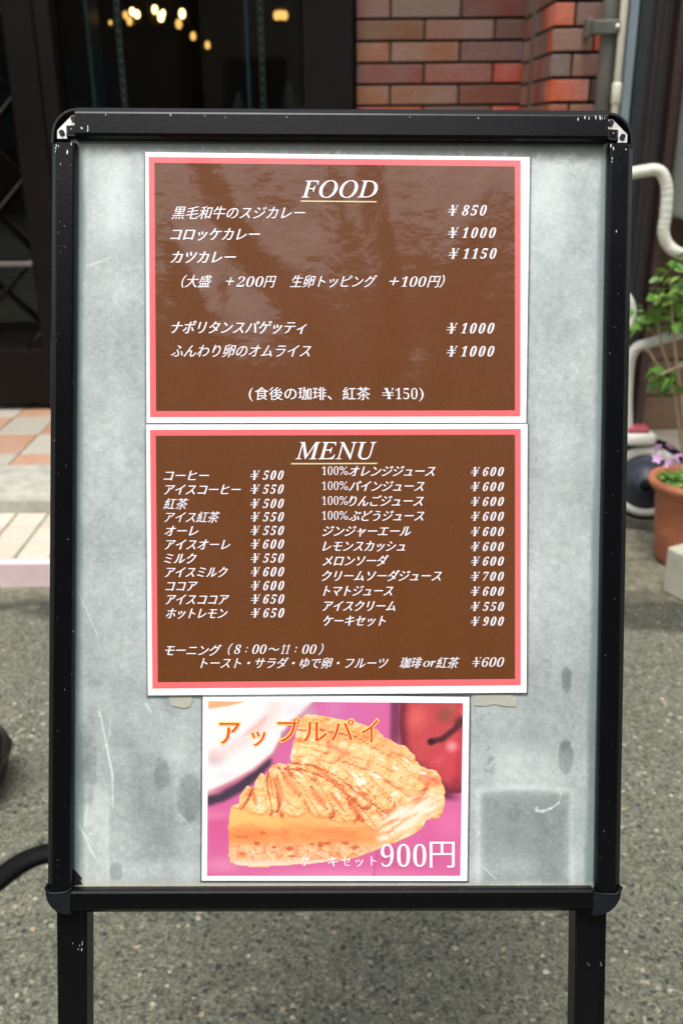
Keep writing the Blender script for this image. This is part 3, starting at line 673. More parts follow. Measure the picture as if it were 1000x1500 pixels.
def grid_sheet(name, root, corners, w, nx, ny, m, colors=None, bulge=0.0, bulge_fn=None):
    """sheet over four board-space corners TL,TR,BR,BL; colors(s,t,px) -> rgb"""
    TL, TR, BR, BL = [np.array(c) for c in corners]
    s = np.linspace(0, 1, nx); t = np.linspace(0, 1, ny); S, T = np.meshgrid(s, t)
    P = (TL[None, None]*((1-S)*(1-T))[..., None] + TR*(S*(1-T))[..., None] + BR*(S*T)[..., None] + BL*((1-S)*T)[..., None])
    W = np.full(S.shape, w)
    if bulge_fn is not None: W = W + bulge_fn(S, T)
    co = np.stack([P[..., 0]-root['ou'], -(W-root['ow']), P[..., 1]-root['ov']], -1).reshape(-1, 3)
    me = bpy.data.meshes.new(name)
    idx = np.arange(nx*ny).reshape(ny, nx)
    q = np.stack([idx[:-1, :-1], idx[1:, :-1], idx[1:, 1:], idx[:-1, 1:]], -1).reshape(-1, 4)
    me.vertices.add(len(co)); me.vertices.foreach_set('co', co.astype(np.float32).ravel())
    me.loops.add(q.size); me.loops.foreach_set('vertex_index', q.astype(np.int32).ravel())
    me.polygons.add(len(q)); me.polygons.foreach_set('loop_start', (np.arange(len(q))*4).astype(np.int32)); me.polygons.foreach_set('loop_total', np.full(len(q), 4, np.int32))
    me.update(calc_edges=True); me.polygons.foreach_set('use_smooth', np.ones(len(q), bool))
    if colors is not None:
        a = me.color_attributes.new('paint', 'FLOAT_COLOR', 'POINT')
        c = np.concatenate([colors(S, T).reshape(-1, 3), np.ones((nx*ny, 1))], 1); a.data.foreach_set('color', c.astype(np.float32).ravel())
    return link_mesh(name, me, root, m)

# value noise in numpy
def vnoise(X, Y, seed=0):
    r = np.random.default_rng(seed); tab = r.random((256, 256)); xi = np.floor(X).astype(int); yi = np.floor(Y).astype(int); fx = X-xi; fy = Y-yi
    fx = fx*fx*(3-2*fx); fy = fy*fy*(3-2*fy); g_ = lambda a, b: tab[a % 256, b % 256]
    return (g_(xi, yi)*(1-fx)+g_(xi+1, yi)*fx)*(1-fy)+(g_(xi, yi+1)*(1-fx)+g_(xi+1, yi+1)*fx)*fy
def fbm(X, Y, seed=0, o=5, g=0.55):
    s = 0; a = 1; n = 0
    for i in range(o): s = s + a*vnoise(X*2**i+17*i, Y*2**i+31*i, seed+i); n += a; a *= g
    return s/n
def npl(c): c = np.array(c, float)/255; return np.where(c <= 0.04045, c/12.92, ((c+0.055)/1.055)**2.4)
def sstep(a, b, x): t = np.clip((x-a)/(b-a), 0, 1); return t*t*(3-2*t)
def seg_d(X, Y, x0, y0, x1, y1):
    dx, dy = x1-x0, y1-y0; t = np.clip(((X-x0)*dx+(Y-y0)*dy)/(dx*dx+dy*dy), 0, 1); return np.hypot(X-x0-t*dx, Y-y0-t*dy), t
def poly_sd(X, Y, P):
    P = np.array(P, float); ins = np.zeros(X.shape, bool); d = np.full(X.shape, 1e9)
    for i in range(len(P)):
        x0, y0 = P[i]; x1, y1 = P[(i+1) % len(P)]
        dd, _ = seg_d(X, Y, x0, y0, x1, y1); d = np.minimum(d, dd)
        c = ((y0 > Y) != (y1 > Y)) & (X < (x1-x0)*(Y-y0)/((y1-y0) if y1 != y0 else 1e-9)+x0); ins ^= c
    return np.where(ins, -d, d)

# backing panel
pc = [Bp(104, 200), Bp(897, 206), Bp(873, 1306), Bp(102, 1302)]
def panel_paint(S, T):
    X = 104 + S*793 - (24*S)*T; Y = 200 + 6*S*(1-T) + T*1103
    n1 = fbm(X/60, Y/60, 3); n2 = fbm(X/9, Y/9, 9); n3 = fbm(X/25, Y/160, 21)
    n4 = fbm(X/130, Y/130, 41, 3)
    v = 200 + 34*(n1-0.5) + 28*(n2-0.5) + 26*(n3-0.5) + 26*(n4-0.5)
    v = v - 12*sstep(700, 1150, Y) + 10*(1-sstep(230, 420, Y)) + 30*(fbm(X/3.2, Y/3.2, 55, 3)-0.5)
    dark = np.zeros_like(v); lite = np.zeros_like(v)
    def ell(cx, cy, rx, ry, a, k=0.25, rough=0.35):
        d = np.hypot((X-cx)/rx, (Y-cy)/ry) + rough*(n2-0.5); return a*(1-sstep(1-k, 1+k*0.4, d))
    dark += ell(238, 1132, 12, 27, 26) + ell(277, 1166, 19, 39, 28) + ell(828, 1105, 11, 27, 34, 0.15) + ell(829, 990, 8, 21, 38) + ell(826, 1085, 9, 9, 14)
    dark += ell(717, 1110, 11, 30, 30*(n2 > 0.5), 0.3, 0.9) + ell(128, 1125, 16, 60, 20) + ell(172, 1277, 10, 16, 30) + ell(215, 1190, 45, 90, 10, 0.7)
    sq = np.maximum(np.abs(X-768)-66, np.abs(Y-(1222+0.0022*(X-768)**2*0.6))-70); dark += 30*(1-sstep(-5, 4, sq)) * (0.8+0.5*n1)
    lite += 20*np.exp(-(sq/7)**2) + 22*(1-sstep(0.3, 1, np.hypot((X-775)/80, (Y-1120)/60)+.5*(n2-.5))) + 26*(1-sstep(.2, 1, np.hypot((X-165)/50, (Y-300)/90)+.6*(n2-.5))) + 18*(1-sstep(.2, 1, np.hypot((X-810)/40, (Y-300)/110)+.6*(n2-.5))) + ell(738, 1260, 46, 40, 22, 0.9, 0.8)  # the two upper pale patches are glare painted into the panel colour
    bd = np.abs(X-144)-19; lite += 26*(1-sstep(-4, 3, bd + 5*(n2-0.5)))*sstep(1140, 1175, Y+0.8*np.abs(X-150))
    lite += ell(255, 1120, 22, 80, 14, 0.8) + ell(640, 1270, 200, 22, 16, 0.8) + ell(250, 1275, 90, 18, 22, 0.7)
    for (x0, y0, x1, y1, wd, a) in [(147, 1040, 158, 1090, 1.2, 40), (158, 1090, 166, 1130, 1.4, 46), (166, 1130, 167, 1182, 1.2, 40), (110, 1187, 125, 1222, 1.0, 40), (125, 1222, 140, 1255, 1.3, 60), (112, 1205, 138, 1235, 0.9, 28), (163, 1050, 162, 1076, 1, 25),
                                  (130, 1180, 125, 1210, 1, 30), (785, 1184, 794, 1184, 2.0, 60), (794, 1185, 806, 1180, 1.6, 60), (806, 1180, 818, 1172, 1.2, 55), (818, 1172, 821, 1157, 0.9, 35), (786, 1178, 784, 1184, 1.2, 50), (115, 860, 145, 930, 0.8, 30), (115, 395, 160, 375, 0.8, 25), (118, 388, 150, 381, 0.8, 22), (708, 1268, 725, 1285, 1, 35),
                                  (262, 1190, 275, 1205, 0.8, 24), (275, 1205, 284, 1218, 0.8, 24), (300, 1208, 270, 1216, .8, 16), (870, 480, 878, 640, .8, 18), (215, 1028, 222, 1040, 1.3, 30)]:
        d, _ = seg_d(X + 3*(n2-0.5), Y, x0, y0, x1, y1); lite += a*(1-sstep(wd*0.6, wd*1.6, d))
    v = np.clip(v - dark + lite, 40, 236)
    v = v*0.88
    c = np.stack([v-7, v+2, v+1], -1)
    # green-grey grime and painted rail shadow at top; painted cover refraction down the edges
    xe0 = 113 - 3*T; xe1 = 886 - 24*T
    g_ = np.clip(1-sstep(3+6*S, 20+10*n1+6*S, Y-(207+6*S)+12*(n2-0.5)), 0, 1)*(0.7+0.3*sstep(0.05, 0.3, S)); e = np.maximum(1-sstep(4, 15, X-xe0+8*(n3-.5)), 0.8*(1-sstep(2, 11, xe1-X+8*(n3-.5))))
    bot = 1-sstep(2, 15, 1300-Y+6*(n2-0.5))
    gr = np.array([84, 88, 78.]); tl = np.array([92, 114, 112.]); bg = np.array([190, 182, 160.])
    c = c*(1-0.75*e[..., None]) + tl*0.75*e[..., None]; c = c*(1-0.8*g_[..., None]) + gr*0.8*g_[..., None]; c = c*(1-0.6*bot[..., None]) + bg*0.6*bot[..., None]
    spk = (vnoise(X/2.2, Y/2.2, 77) > 0.975)*30.0; c = c + spk[..., None]
    return npl(np.clip(c, 5, 242))
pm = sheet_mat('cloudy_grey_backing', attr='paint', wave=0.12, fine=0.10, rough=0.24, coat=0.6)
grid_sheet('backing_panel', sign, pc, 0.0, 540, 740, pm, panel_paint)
U0, U1, V0, V1 = -0.225, 0.225, -0.314, 0.314
sign_l = lambda u, w, v: L(sign, u, w, v)
o = MB().box(sign_l(0, -0.008, 0), (0.43, 0.010, 0.60)).build('back_board', M['black_plastic'], sign)
# snap-frame rails: profile (inset from the outer edge, height)
PROF = [(0.0, -0.014), (0.0, 0.0036), (0.0005, 0.0043), (0.0040, 0.0077), (0.0052, 0.0082), (0.0175, 0.0082), (0.0192, 0.0074), (0.0203, 0.0050), (0.0203, 0.0006), (0.016, 0.0006), (0.016, -0.014)]
def rail(p0, p1, inward, wid=0.0203):
    mb = MB(); k = wid/0.0203; rows = []
    for end in (p0, p1):
        rows.append([mb.bm.verts.new(sign_l(end[0]+inward[0]*a*k, h, end[1]+inward[1]*a*k)) for a, h in PROF])
    n = len(PROF)
    for q in range(n): f = mb.bm.faces.new((rows[0][q], rows[0][(q+1) % n], rows[1][(q+1) % n], rows[1][q]))
    mb.bm.faces.new(rows[0]); mb.bm.faces.new(rows[1][::-1])
    return mb
def corner(x, y): return Bp(x, y)
tl, tr = Bp(114, 160), Bp(886, 165); bl, brr = Bp(125-17, 1333), Bp(864, 1331)
rail((tl[0], tl[1]), (tr[0], tr[1]), (0, -1), 0.0245).build('top_rail', M['black'], sign)
rail((bl[0], bl[1]), (brr[0], brr[1]), (0, 1), 0.0190).build('bottom_rail', M['black'], sign)
a = Bp(79, 214); b = Bp(72.5, 1300)
rail((a[0], a[1]), (b[0], b[1]), (1, 0), 0.0195).build('side_rail', M['black'], sign)
a = Bp(924, 216); b = Bp(904.5, 1300)
rail((a[0], a[1]), (b[0], b[1]), (-1, 0), 0.0200).build('side_rail', M['black'], sign)
# top corner hardware
def corner_hw(side):
    X = lambda x: x if side < 0 else (1002 - x)
    dy = 0 if side < 0 else 6
    P = lambda x, y, w=0.0: Bp(X(x), y+dy, w)
    def poly(pts, w0, w1, name, m, parent):
        mb = MB(); q = [P(*p) for p in pts]
        A_ = [mb.bm.verts.new(sign_l(u, w0, v)) for u, v in q]; B_ = [mb.bm.verts.new(sign_l(u, w1, v)) for u, v in q]; n = len(q)
        mb.bm.faces.new(A_); mb.bm.faces.new(B_[::-1])
        for k in range(n): mb.bm.faces.new((A_[k], B_[k], B_[(k+1) % n], A_[(k+1) % n]))
        return mb.build(name, m, parent)
    # curved outer cap, quarter ring
    arc = []
    for k in range(13):
        t = math.pi/2*k/12; arc.append((115-36*math.sin(t) + 0, 203-40*math.cos(t)))
    inner = []
    for k in range(13):
        t = math.pi/2*(12-k)/12; inner.append((115-33*math.sin(t), 203-36.5*math.cos(t)))
    cap = poly([(116, 163)] + arc[1:-1] + [(79, 214), (82, 214)] + inner[1:-1] + [(116, 166.5)], -0.014, 0.0062, 'corner_cap', M['black_plastic'], sign)
    # base
    poly([(116, 168), (98, 174), (86, 190), (84, 214), (114, 214), (118, 208)], -0.014, -0.001, 'corner_base', M['black_plastic'], sign)
    plate = poly([(107, 171), (114, 171), (114, 186), (100, 187), (99, 201), (100, 205), (86, 205), (85.5, 193)], -0.001, 0.0030, 'corner_plate', M['steel'], sign)
    tab = poly([(99.5, 187), (114.5, 186), (115.5, 198), (112, 202), (100, 202)], -0.001, 0.0042, 'corner_clip', M['black_plastic'], sign)
    poly([(102.5, 189), (112, 189), (112, 198), (102.5, 198)], 0.0042, 0.0047, 'clip_recess', M['black'], tab)
    for (cx, cy) in ((110, 177), (93, 197)):
        ring = [(cx+4.0*math.cos(k*math.pi/5), cy+4.0*math.sin(k*math.pi/5)) for k in range(10)]
        s1 = poly(ring, 0.003, 0.0046, 'screw', M['black_plastic'], plate)
    ring = [(107+1.4*math.cos(k*math.pi/4), 192.5+1.4*math.sin(k*math.pi/4)) for k in range(8)]
    poly(ring, 0.0047, 0.0052, 'rivet', M['galv'], tab)
corner_hw(-1); corner_hw(1)
# bottom corner caps (rounded outside corner, raised lip)
def bottom_cap(side):
    outer = [(70.5, 1293), (71, 1303), (73, 1312), (79, 1322), (87, 1329), (97, 1333), (109, 1334), (109.5, 1304), (108, 1298), (104, 1300), (80, 1301), (74, 1298)] if side < 0 else \
            [(905.5, 1293), (905, 1303), (903, 1311), (897, 1321), (888, 1329), (877, 1334), (863, 1336), (862.5, 1304), (863, 1296), (869, 1302), (896, 1303), (902, 1298)]
    mb = MB(); q = [Bp(*p) for p in outer]; n = len(q); cu = sum(p[0] for p in q)/n; cv = sum(p[1] for p in q)/n
    r0 = [mb.bm.verts.new(sign_l(u, -0.014, v)) for u, v in q]; r1 = [mb.bm.verts.new(sign_l(u, 0.0055, v)) for u, v in q]; r2 = [mb.bm.verts.new(sign_l(u+(cu-u)*0.08, 0.0092, v+(cv-v)*0.08)) for u, v in q]
    for A_, B_ in ((r0, r1), (r1, r2)):
        for k in range(n): mb.bm.faces.new((A_[k], A_[(k+1) % n], B_[(k+1) % n], B_[k]))
    mb.bm.faces.new(r2); mb.bm.faces.new(r0[::-1])
    c_ = mb.build('corner_cap', M['black_plastic'], sign)
    lip = [(71, 1292), (74, 1299), (81, 1302), (103, 1300), (109, 1294)] if side < 0 else [(905.5, 1292), (902, 1299), (895, 1303), (870, 1302), (863, 1296)]
    pts = smooth([sign_l(*((lambda uv: (uv[0], 0.0088, uv[1]))(Bp(*p)))) for p in lip], 5)
    MB().tube(pts, 0.0009, 6).build('cap_lip', M['black_plastic'], c_)
bottom_cap(-1); bottom_cap(1)
for sd, (xa_, ya_, xb_, yb_) in ((1, (923.6, 222, 909.0, 1010)), (-1, (76.0, 500, 72.2, 1160))):  # added pale strips imitate light reflecting off the rails' outer sides
    p0, p1 = Bp(xa_, ya_), Bp(xb_, yb_); mb = MB()
    A_ = [mb.bm.verts.new(sign_l(p[0]+sd*o_, w_, p[1])) for p in (p0, p1) for o_, w_ in ((-0.001, 0.0), (0.0004, 0.0), (0.0004, -0.010), (-0.001, -0.010))]
    for k in range(4): mb.bm.faces.new((A_[k], A_[(k+1) % 4], A_[4+(k+1) % 4], A_[4+k]))
    mb.build('edge_highlight_strip', M['chip'], sign)
# torn black film in the lower left corner
mb = MB(); q = [Bp(*p) for p in ((108, 1272), (112, 1274), (122, 1287), (117, 1286.5), (122, 1294), (110, 1295), (108, 1300))]
vs = [mb.bm.verts.new(sign_l(u, 0.0012+0.0006*(i % 2), v)) for i, (u, v) in enumerate(q)]; mb.bm.faces.new(vs); o = mb.build('torn_film', M['black_plastic'], sign)
# paint chips on the rails
mb = MB()
def chip(x, y, s, w=0.0084):
    u, v = Bp(x, y, w); k = random.randint(4, 6); n0 = random.uniform(0, 6.28)
    vs = [mb.bm.verts.new(sign_l(u+s*random.uniform(0.4, 1.1)*0.4*math.cos(n0+j*6.283/k), w, v+s*random.uniform(0.6, 1.3)*math.sin(n0+j*6.283/k))) for j in range(k)]
    mb.bm.faces.new(vs)
for x, y, s in [(155, 168, .0010), (250, 168.5, .0012), (83, 213, .0014), (82, 217, .0012), (81.5, 222, .001), (86, 214, .0009), (99, 222, .0020), (105, 210, .0012), (104.5, 212, .0009), (89, 240, .0008), (119.5, 187, .0012), (121, 188, .0009), (129, 186, .0018),
                (129, 190, .0014), (846, 174, .0016), (856, 172.5, .0016), (862, 173, .0012), (872, 172, .0018), (878, 173, .0020), (881, 173, .0012), (885, 173, .0010), (894, 213, .0016), (898, 217, .0016), (896, 232, .0012), (896, 237, .0008), (916, 219, .0011), (902, 339, .0012), (901, 480, .0006), (886, 960, .0006), (884, 1217, .0006), (868, 1216, .0007),
                (86, 340, .0005), (95, 1010, .0006), (80, 645, .0006), (85, 1071, .0005), (108, 925, .0007), (905, 170+260, .0005), (300, 169, .0008), (420, 171, .0006), (600, 171.5, .0007), (700, 173, .0009), (330, 172, .0006), (100, 790, .0006), (85, 1260, .0005)]: chip(x, y, s)
for i in range(60):
    x = random.choice((random.uniform(82, 108), random.uniform(876, 915))); y = random.uniform(225, 1290); chip(x if x < 500 else x-24*(y-200)/1100*0.9, y, random.uniform(.0002, .0004))
for x, y in ((107, 1382), (117, 1385), (121, 1383), (121, 1380), (115, 1390), (120, 1391), (860, 1411), (862, 1414), (879, 1410), (880, 1414)): chip(x, y, random.uniform(.0006, .0012), 0.0025)
mb.build('paint_chip', M['chip'], sign)
# front legs
def leg(x0, x1, xb0, xb1, y1):
    u0, v0 = Bp(x0, 1336, -0.004); u1, _ = Bp(x1, 1336, -0.004); ub0, vb0 = Bp(xb0, 1498, -0.004); ub1, _ = Bp(xb1, 1498, -0.004)
    sl0 = (ub0-u0)/(vb0-v0); sl1 = (ub1-u1)/(vb0-v0)
    vt = -0.296; vb_ = -LV + 0.018
    mb = MB(); wd = 0.0012
    def ring(v):
        a = u0+sl0*(v-v0); b = u1+sl1*(v-v0)
        return [mb.bm.verts.new(sign_l(u, w, v)) for u, w in ((a, -0.026), (a, -0.005), (a+0.001, -0.004), (b-0.0045, -0.004), (b-0.0035, -0.0052), (b, -0.0052), (b, -0.026))]
    r0, r1 = ring(vt), ring(vb_); n = len(r0)
    for k in range(n): mb.bm.faces.new((r0[k], r0[(k+1) % n], r1[(k+1) % n], r1[k]))
    mb.bm.faces.new(r0); mb.bm.faces.new(r1[::-1])
    lo = mb.build('leg', M['black'], sign)
    um = (u0+u1)/2 + sl0*(vb_-v0)
    MB().box(sign_l(um, -0.011, vb_-0.008), (0.028, 0.026, 0.02), bevel=0.003).build('rubber_foot', M['rubber'], lo)
leg(83, 127.5, 84.5, 127.5, 1498); leg(842.5, 888, 840.5, 885, 1498)
# rear half of the A-frame, hinged at the top
hv = 0.30; fz = -LV
topw = sign_l(0, -0.02, hv); 
ang_r = R(38)
def rear(u, s, off=0.0):              # s = distance down the rear half from the hinge
    # rear half swings away from the front by ang_r
    return sign_l(u, -0.022 - s*math.sin(ang_r) + off, hv - s*math.cos(ang_r))
def rbox(name, u0, u1, s0, s1, th=0.018, m=M['black']):
    mb = MB(); c = []
    for off in (0, -th):
        for (u, s) in ((u0, s0), (u1, s0), (u1, s1), (u0, s1)): c.append(mb.bm.verts.new(rear(u, s, off)))
    for f in ((0, 1, 2, 3), (7, 6, 5, 4), (0, 4, 5, 1), (1, 5, 6, 2), (2, 6, 7, 3), (3, 7, 4, 0)): mb.bm.faces.new([c[i] for i in f])
    return mb.build(name, m, sign)
Ls = 1.125
rbox('rear_leg', -0.219, -0.195, 0.02, Ls); rbox('rear_leg', 0.192, 0.216, 0.02, Ls)
rbox('rear_rail', -0.195, 0.192, 0.02, 0.045); rbox('rear_rail', -0.195, 0.192, 0.62, 0.645); rbox('rear_panel', -0.195, 0.192, 0.045, 0.62, 0.006, M['black_plastic'])
for s_ in (-1, 1):
    MB().tube([sign_l(s_*0.19-0.018, -0.022, 0.302), sign_l(s_*0.19+0.018, -0.022, 0.302)], 0.008, 12).build('hinge', M['steel'], sign)

# ------------------------------------------------------------------ lettering
SH = math.tan(R(17))
DIG = {str(i): chr(0x1D7CE+i) for i in range(10)}
def math_it(s): return ''.join(chr(0x1D434+ord(c)-65) if 'A' <= c <= 'Z' else chr(0x1D44E+ord(c)-97) if 'a' <= c <= 'z' else c for c in s)
def outlines(text, spacing=1.0):
    cu = bpy.data.curves.new('text_src', 'FONT'); cu.body = text; cu.size = 1.0; cu.space_character = spacing
    ob = bpy.data.objects.new('text_src', cu); COL.objects.link(ob)
    dg = bpy.context.evaluated_depsgraph_get()
    c2 = ob.evaluated_get(dg).to_curve(dg); out = []
    for sp in c2.splines:
        pts = []
        if sp.type == 'BEZIER':
            n = len(sp.bezier_points)
            for i in range(n):
                a = sp.bezier_points[i]; b = sp.bezier_points[(i+1) % n]; p0, p1, p2, p3 = a.co, a.handle_right, b.handle_left, b.co
                straight = (p1-p0).length < 1e-5 and (p2-p3).length < 1e-5
                d = (p3-p0)
                if not straight and d.length > 1e-9:
                    dev = max(abs((p1-p0).cross(d.normalized()).z), abs((p2-p0).cross(d.normalized()).z)); straight = dev < 1e-4
                K = 1 if straight else 4
                for k in range(K):
                    t = k/K; q = p0*(1-t)**3+p1*3*t*(1-t)**2+p2*3*t*t*(1-t)+p3*t**3; pts.append((q.x, q.y))
        else:
            pts = [(p.co[0], p.co[1]) for p in sp.points]
        cl = []
        for p in pts:
            if not cl or math.hypot(p[0]-cl[-1][0], p[1]-cl[-1][1]) > 1e-4: cl.append(p)
        if len(cl) > 2: out.append(cl)
    ob.to_curve_clear() if hasattr(ob, 'to_curve_clear') else None
    bpy.data.objects.remove(ob)
    return out
def area(p): return 0.5*sum(p[i][0]*p[(i+1) % len(p)][1]-p[(i+1) % len(p)][0]*p[i][1] for i in range(len(p)))
def fatten(pl, ax, ay):
    """move outlines along their normals, by different amounts across and up (thin bars, strong uprights)"""
    if not pl: return pl
    big = max(pl, key=lambda p: abs(area(p))); sg = 1 if area(big) > 0 else -1
    res = []
    for p in pl:
        n = len(p); q = []
        for i in range(n):
            x0, y0 = p[i-1]; x1, y1 = p[i]; x2, y2 = p[(i+1) % n]
            d1 = (x1-x0, y1-y0); d2 = (x2-x1, y2-y1); l1 = math.hypot(*d1) or 1; l2 = math.hypot(*d2) or 1
            n1 = (d1[1]/l1*sg, -d1[0]/l1*sg); n2 = (d2[1]/l2*sg, -d2[0]/l2*sg)
            o1 = (n1[0]*ax, n1[1]*ay); o2 = (n2[0]*ax, n2[1]*ay)
            dt = n1[0]*n2[0]+n1[1]*n2[1]; k = 1/max(0.5, (1+dt)) 
            q.append((x1+(o1[0]+o2[0])*k, y1+(o1[1]+o2[1])*k))
        res.append(q)
    return res
def curve_mesh(pl, name):
    cu = bpy.data.curves.new(name, 'CURVE'); cu.dimensions = '2D'; cu.fill_mode = 'BOTH'
    for p in pl:
        s = cu.splines.new('POLY'); s.points.add(len(p)-1); s.points.foreach_set('co', [v for x, y in p for v in (x, y, 0, 1)]); s.use_cyclic_u = True
    ob = bpy.data.objects.new(name, cu); COL.objects.link(ob); dg = bpy.context.evaluated_depsgraph_get()
    me = bpy.data.meshes.new_from_object(ob.evaluated_get(dg)); bpy.data.objects.remove(ob); bpy.data.curves.remove(cu)
    return me
def lettering(root, name, text, x0, x1, yc, em, w, m, shear=SH, ax=0.019, ay=-0.004, spacing=1.0, center=0.38, yen=False, ink=None, y_is_base=False, cap=None, dy=0.0):
    """text whose inked box spans photo columns x0..x1; em = glyph size in photo pixels; yc = centre row"""
    pl = outlines(text, spacing)
    if yen:
        # currency sign: Y with two long bars; outlines overlap, so bars are separate faces
        xs_ = [p[0] for p in pl[0]]; xa, xb = min(xs_), max(xs_)
    if ax > 0 and any('\u4e00' <= c_ <= '\u9fff' for c_ in text): ax = min(ax, 0.007); ay = -0.006
    pl = fatten(pl, ax, ay)
    base = pl
    if cap:  # text made only of capitals or digits: scale on ink height
        ys_ = [p[1] for q in pl for p in q]; y_lo, y_hi = min(ys_), max(ys_); sy = cap/(y_hi-y_lo); ymid = (y_lo+y_hi)/2
        if yen: y_lo, y_hi = min(p[1] for p in pl[0]), max(p[1] for p in pl[0]); sy = cap/(y_hi-y_lo); ymid = (y_lo+y_hi)/2
    else: sy = em/1.0*1.0; ymid = center
    meshes = [curve_mesh(base, name)]
    if yen:
        h = y_hi - y_lo
        for fy in (0.34, 0.57):
            yb = y_lo + fy*h; t = 0.019
            meshes.append(curve_mesh([[(xa-0.10, yb-t), (xb-0.04, yb-t), (xb-0.04, yb+t), (xa-0.10, yb+t)]], name))
    V = []; Fs = []
    for me in meshes:
        off = len(V); V += [tuple(v.co[:2]) for v in me.vertices]; Fs += [tuple(off+i for i in p.vertices) for p in me.polygons]; bpy.data.meshes.remove(me)
    A_ = np.array(V); A_[:, 1] -= ymid
    A_[:, 1] *= sy
    # first lay out across, then slant, then fit the inked box to x0..x1
    xw = A_[:, 0]; lo, hi = xw.min(), xw.max(); sl = A_[:, 1]*shear
    kx = (x1-x0-0.0)/(hi-lo)
    for _ in range(6):
        X = (xw-lo)*kx + sl; kx *= (x1-x0)/(X.max()-X.min())
    X = (xw-lo)*kx + sl; X = X - X.min() + x0; Y = yc - A_[:, 1] + dy*(X-x0)
    co = []
    for x, y in zip(X, Y):
        u, v = Bp(x, y, w); co.append(L(root, u, w, v))
    me = bpy.data.meshes.new(name); me.from_pydata(co, [], Fs)
    o = link_mesh(name, me, root, m)
    if o.data.polygons and o.data.polygons[0].normal.y > 0: o.data.flip_normals()
    return o
def price(root, val, x0, x1, yc, h, w, m=None, light=False):
    yw = 1.06*h if not light else 0.98*h; gap = 0.28*h if not light else 0.05*h
    k = dict(shear=math.tan(R(16)), ax=0.004 if not light else -0.020, ay=-0.010)
    lettering(root, 'currency_sign', '\U0001D418', x0, x0+yw, yc, 0, w, m or M['ink_white'], yen=True, cap=h, **k)
    return lettering(root, 'price', ''.join(DIG[c] for c in val), x0+yw+gap, x1, yc, 0, w, m or M['ink_white'], spacing=1.38 if not light else 1.0, cap=h, **k)
def dish(root, s, x0, x1, yc, em, w, **kw): return lettering(root, 'dish_name', s, x0, x1, yc, em, w, M['ink_white'], **kw)

def paper(name, corners_px, w, label, borders, bow=0.0012):
    q = [Bp(*c) for c in corners_px]; cu = (q[2][0]+q[3][0])/2; cv = (q[2][1]+q[3][1])/2
    root = board_root(name, cu, cv, w, label=label, cat='menu' if 'menu' in name else 'poster')
    root['group'] = 'laminated sheets on the sign'
    bf = lambda S, T: bow*np.sin(np.pi*S)*(0.6+0.4*np.cos(np.pi*T*2))*0.0
    grid_sheet('sheet', root, q, w, 12, 10, M['paper'])
    ex = 2.6; k = [(-ex, -ex), (ex, -ex), (ex, ex), (-ex, ex)]
    grid_sheet('laminate_edge', root, [Bp(c[0]+d[0], c[1]+d[1]) for c, d in zip(corners_px, k)], w-0.0003, 2, 2, M['film'])
    for nm, cc, dw, m in borders: grid_sheet(nm, root, [Bp(*c) for c in cc], w+dw, 10, 8, m)
    return root
WF = 0.0014
food = paper('food_menu_sheet', [(213.5, 223.5), (775, 231), (769.5, 619.5), (215.5, 620)], WF, 'upper laminated brown menu sheet headed FOOD',
             [('pink_border', [(218.5, 231), (761.5, 236), (761, 610), (220.5, 611)], 0.00015, M['pink']), ('brown_field', [(227, 239.5), (753, 245), (753, 601), (229.5, 602)], 0.0003, M['brown'])])
WM = 0.0016
menu = paper('drink_menu_sheet', [(214.8, 622), (771.5, 621), (770, 1014), (217.5, 1018)], WM, 'lower laminated brown menu sheet headed MENU',
             [('pink_border', [(220.5, 630), (761.5, 628.5), (761.5, 1003), (224, 1008)], 0.00015, M['pink']), ('brown_field', [(229, 638.5), (753, 637), (753, 993.5), (232, 998.5)], 0.0003, M['brown'])])
for s in (food, menu):
    if 'group' in s: del s['group']
TW = 0.00045
wf = WF+TW
def serif_title(root, s, x0, x1, y0, y1, w, nm='heading'):
    return lettering(root, nm, math_it(s), x0, x1, (y0+y1)/2, 0, w, M['ink_white'], shear=0.0, ax=0.004, ay=0.002, cap=y1-y0)
serif_title(food, 'FOOD', 441, 553, 264, 289.8, wf)
def bar(root, x0, x1, y0, y1, h, w, m, nm='underline'):
    grid_sheet(nm, root, [Bp(x0, y0), Bp(x1, y1), Bp(x1, y1+h), Bp(x0, y0+h)], w, 2, 2, m)
bar(food, 440.5, 551, 294.6, 295.6, 2.0, wf, M['ink_cream'])
E_ = 21.0
for s, x0, x1, yc in (('黒毛和牛のスジカレー', 251, 447, 311.5), ('コロッケカレー', 249.5, 381, 343), ('カツカレー', 249.5, 345.5, 376.5), ('ナポリタンスパゲッティ', 251, 449.6, 479.5), ('ふんわり卵のオムライス', 250.4, 455.8, 513.8)):
    dish(food, s, x0, x1, yc, E_, wf)
D_ = lambda s: ''.join(DIG.get(c, c) for c in s)
dish(food, '（大盛', 266, 311, 412, 20, wf); lettering(food, 'dish_name', '+', 331, 343, 412, 0, wf, M['ink_white'], cap=12, ax=-0.012, ay=-0.012)
lettering(food, 'dish_name', D_('200'), 346, 386, 412.5, 0, wf, M['ink_white'], cap=15, ax=-0.020, ay=-0.012, shear=math.tan(R(16)))
dish(food, '円', 386, 405, 412, 20, wf); dish(food, '生卵トッピング', 424.5, 552, 412, 20, wf)
lettering(food, 'dish_name', '+', 570, 584, 412, 0, wf, M['ink_white'], cap=12, ax=-0.012, ay=-0.012)
lettering(food, 'dish_name', D_('100'), 587, 624, 412.5, 0, wf, M['ink_white'], cap=15, ax=-0.020, ay=-0.012, shear=math.tan(R(16)))
dish(food, '円）', 625, 651, 412, 20, wf)
U = dict(shear=0.0)
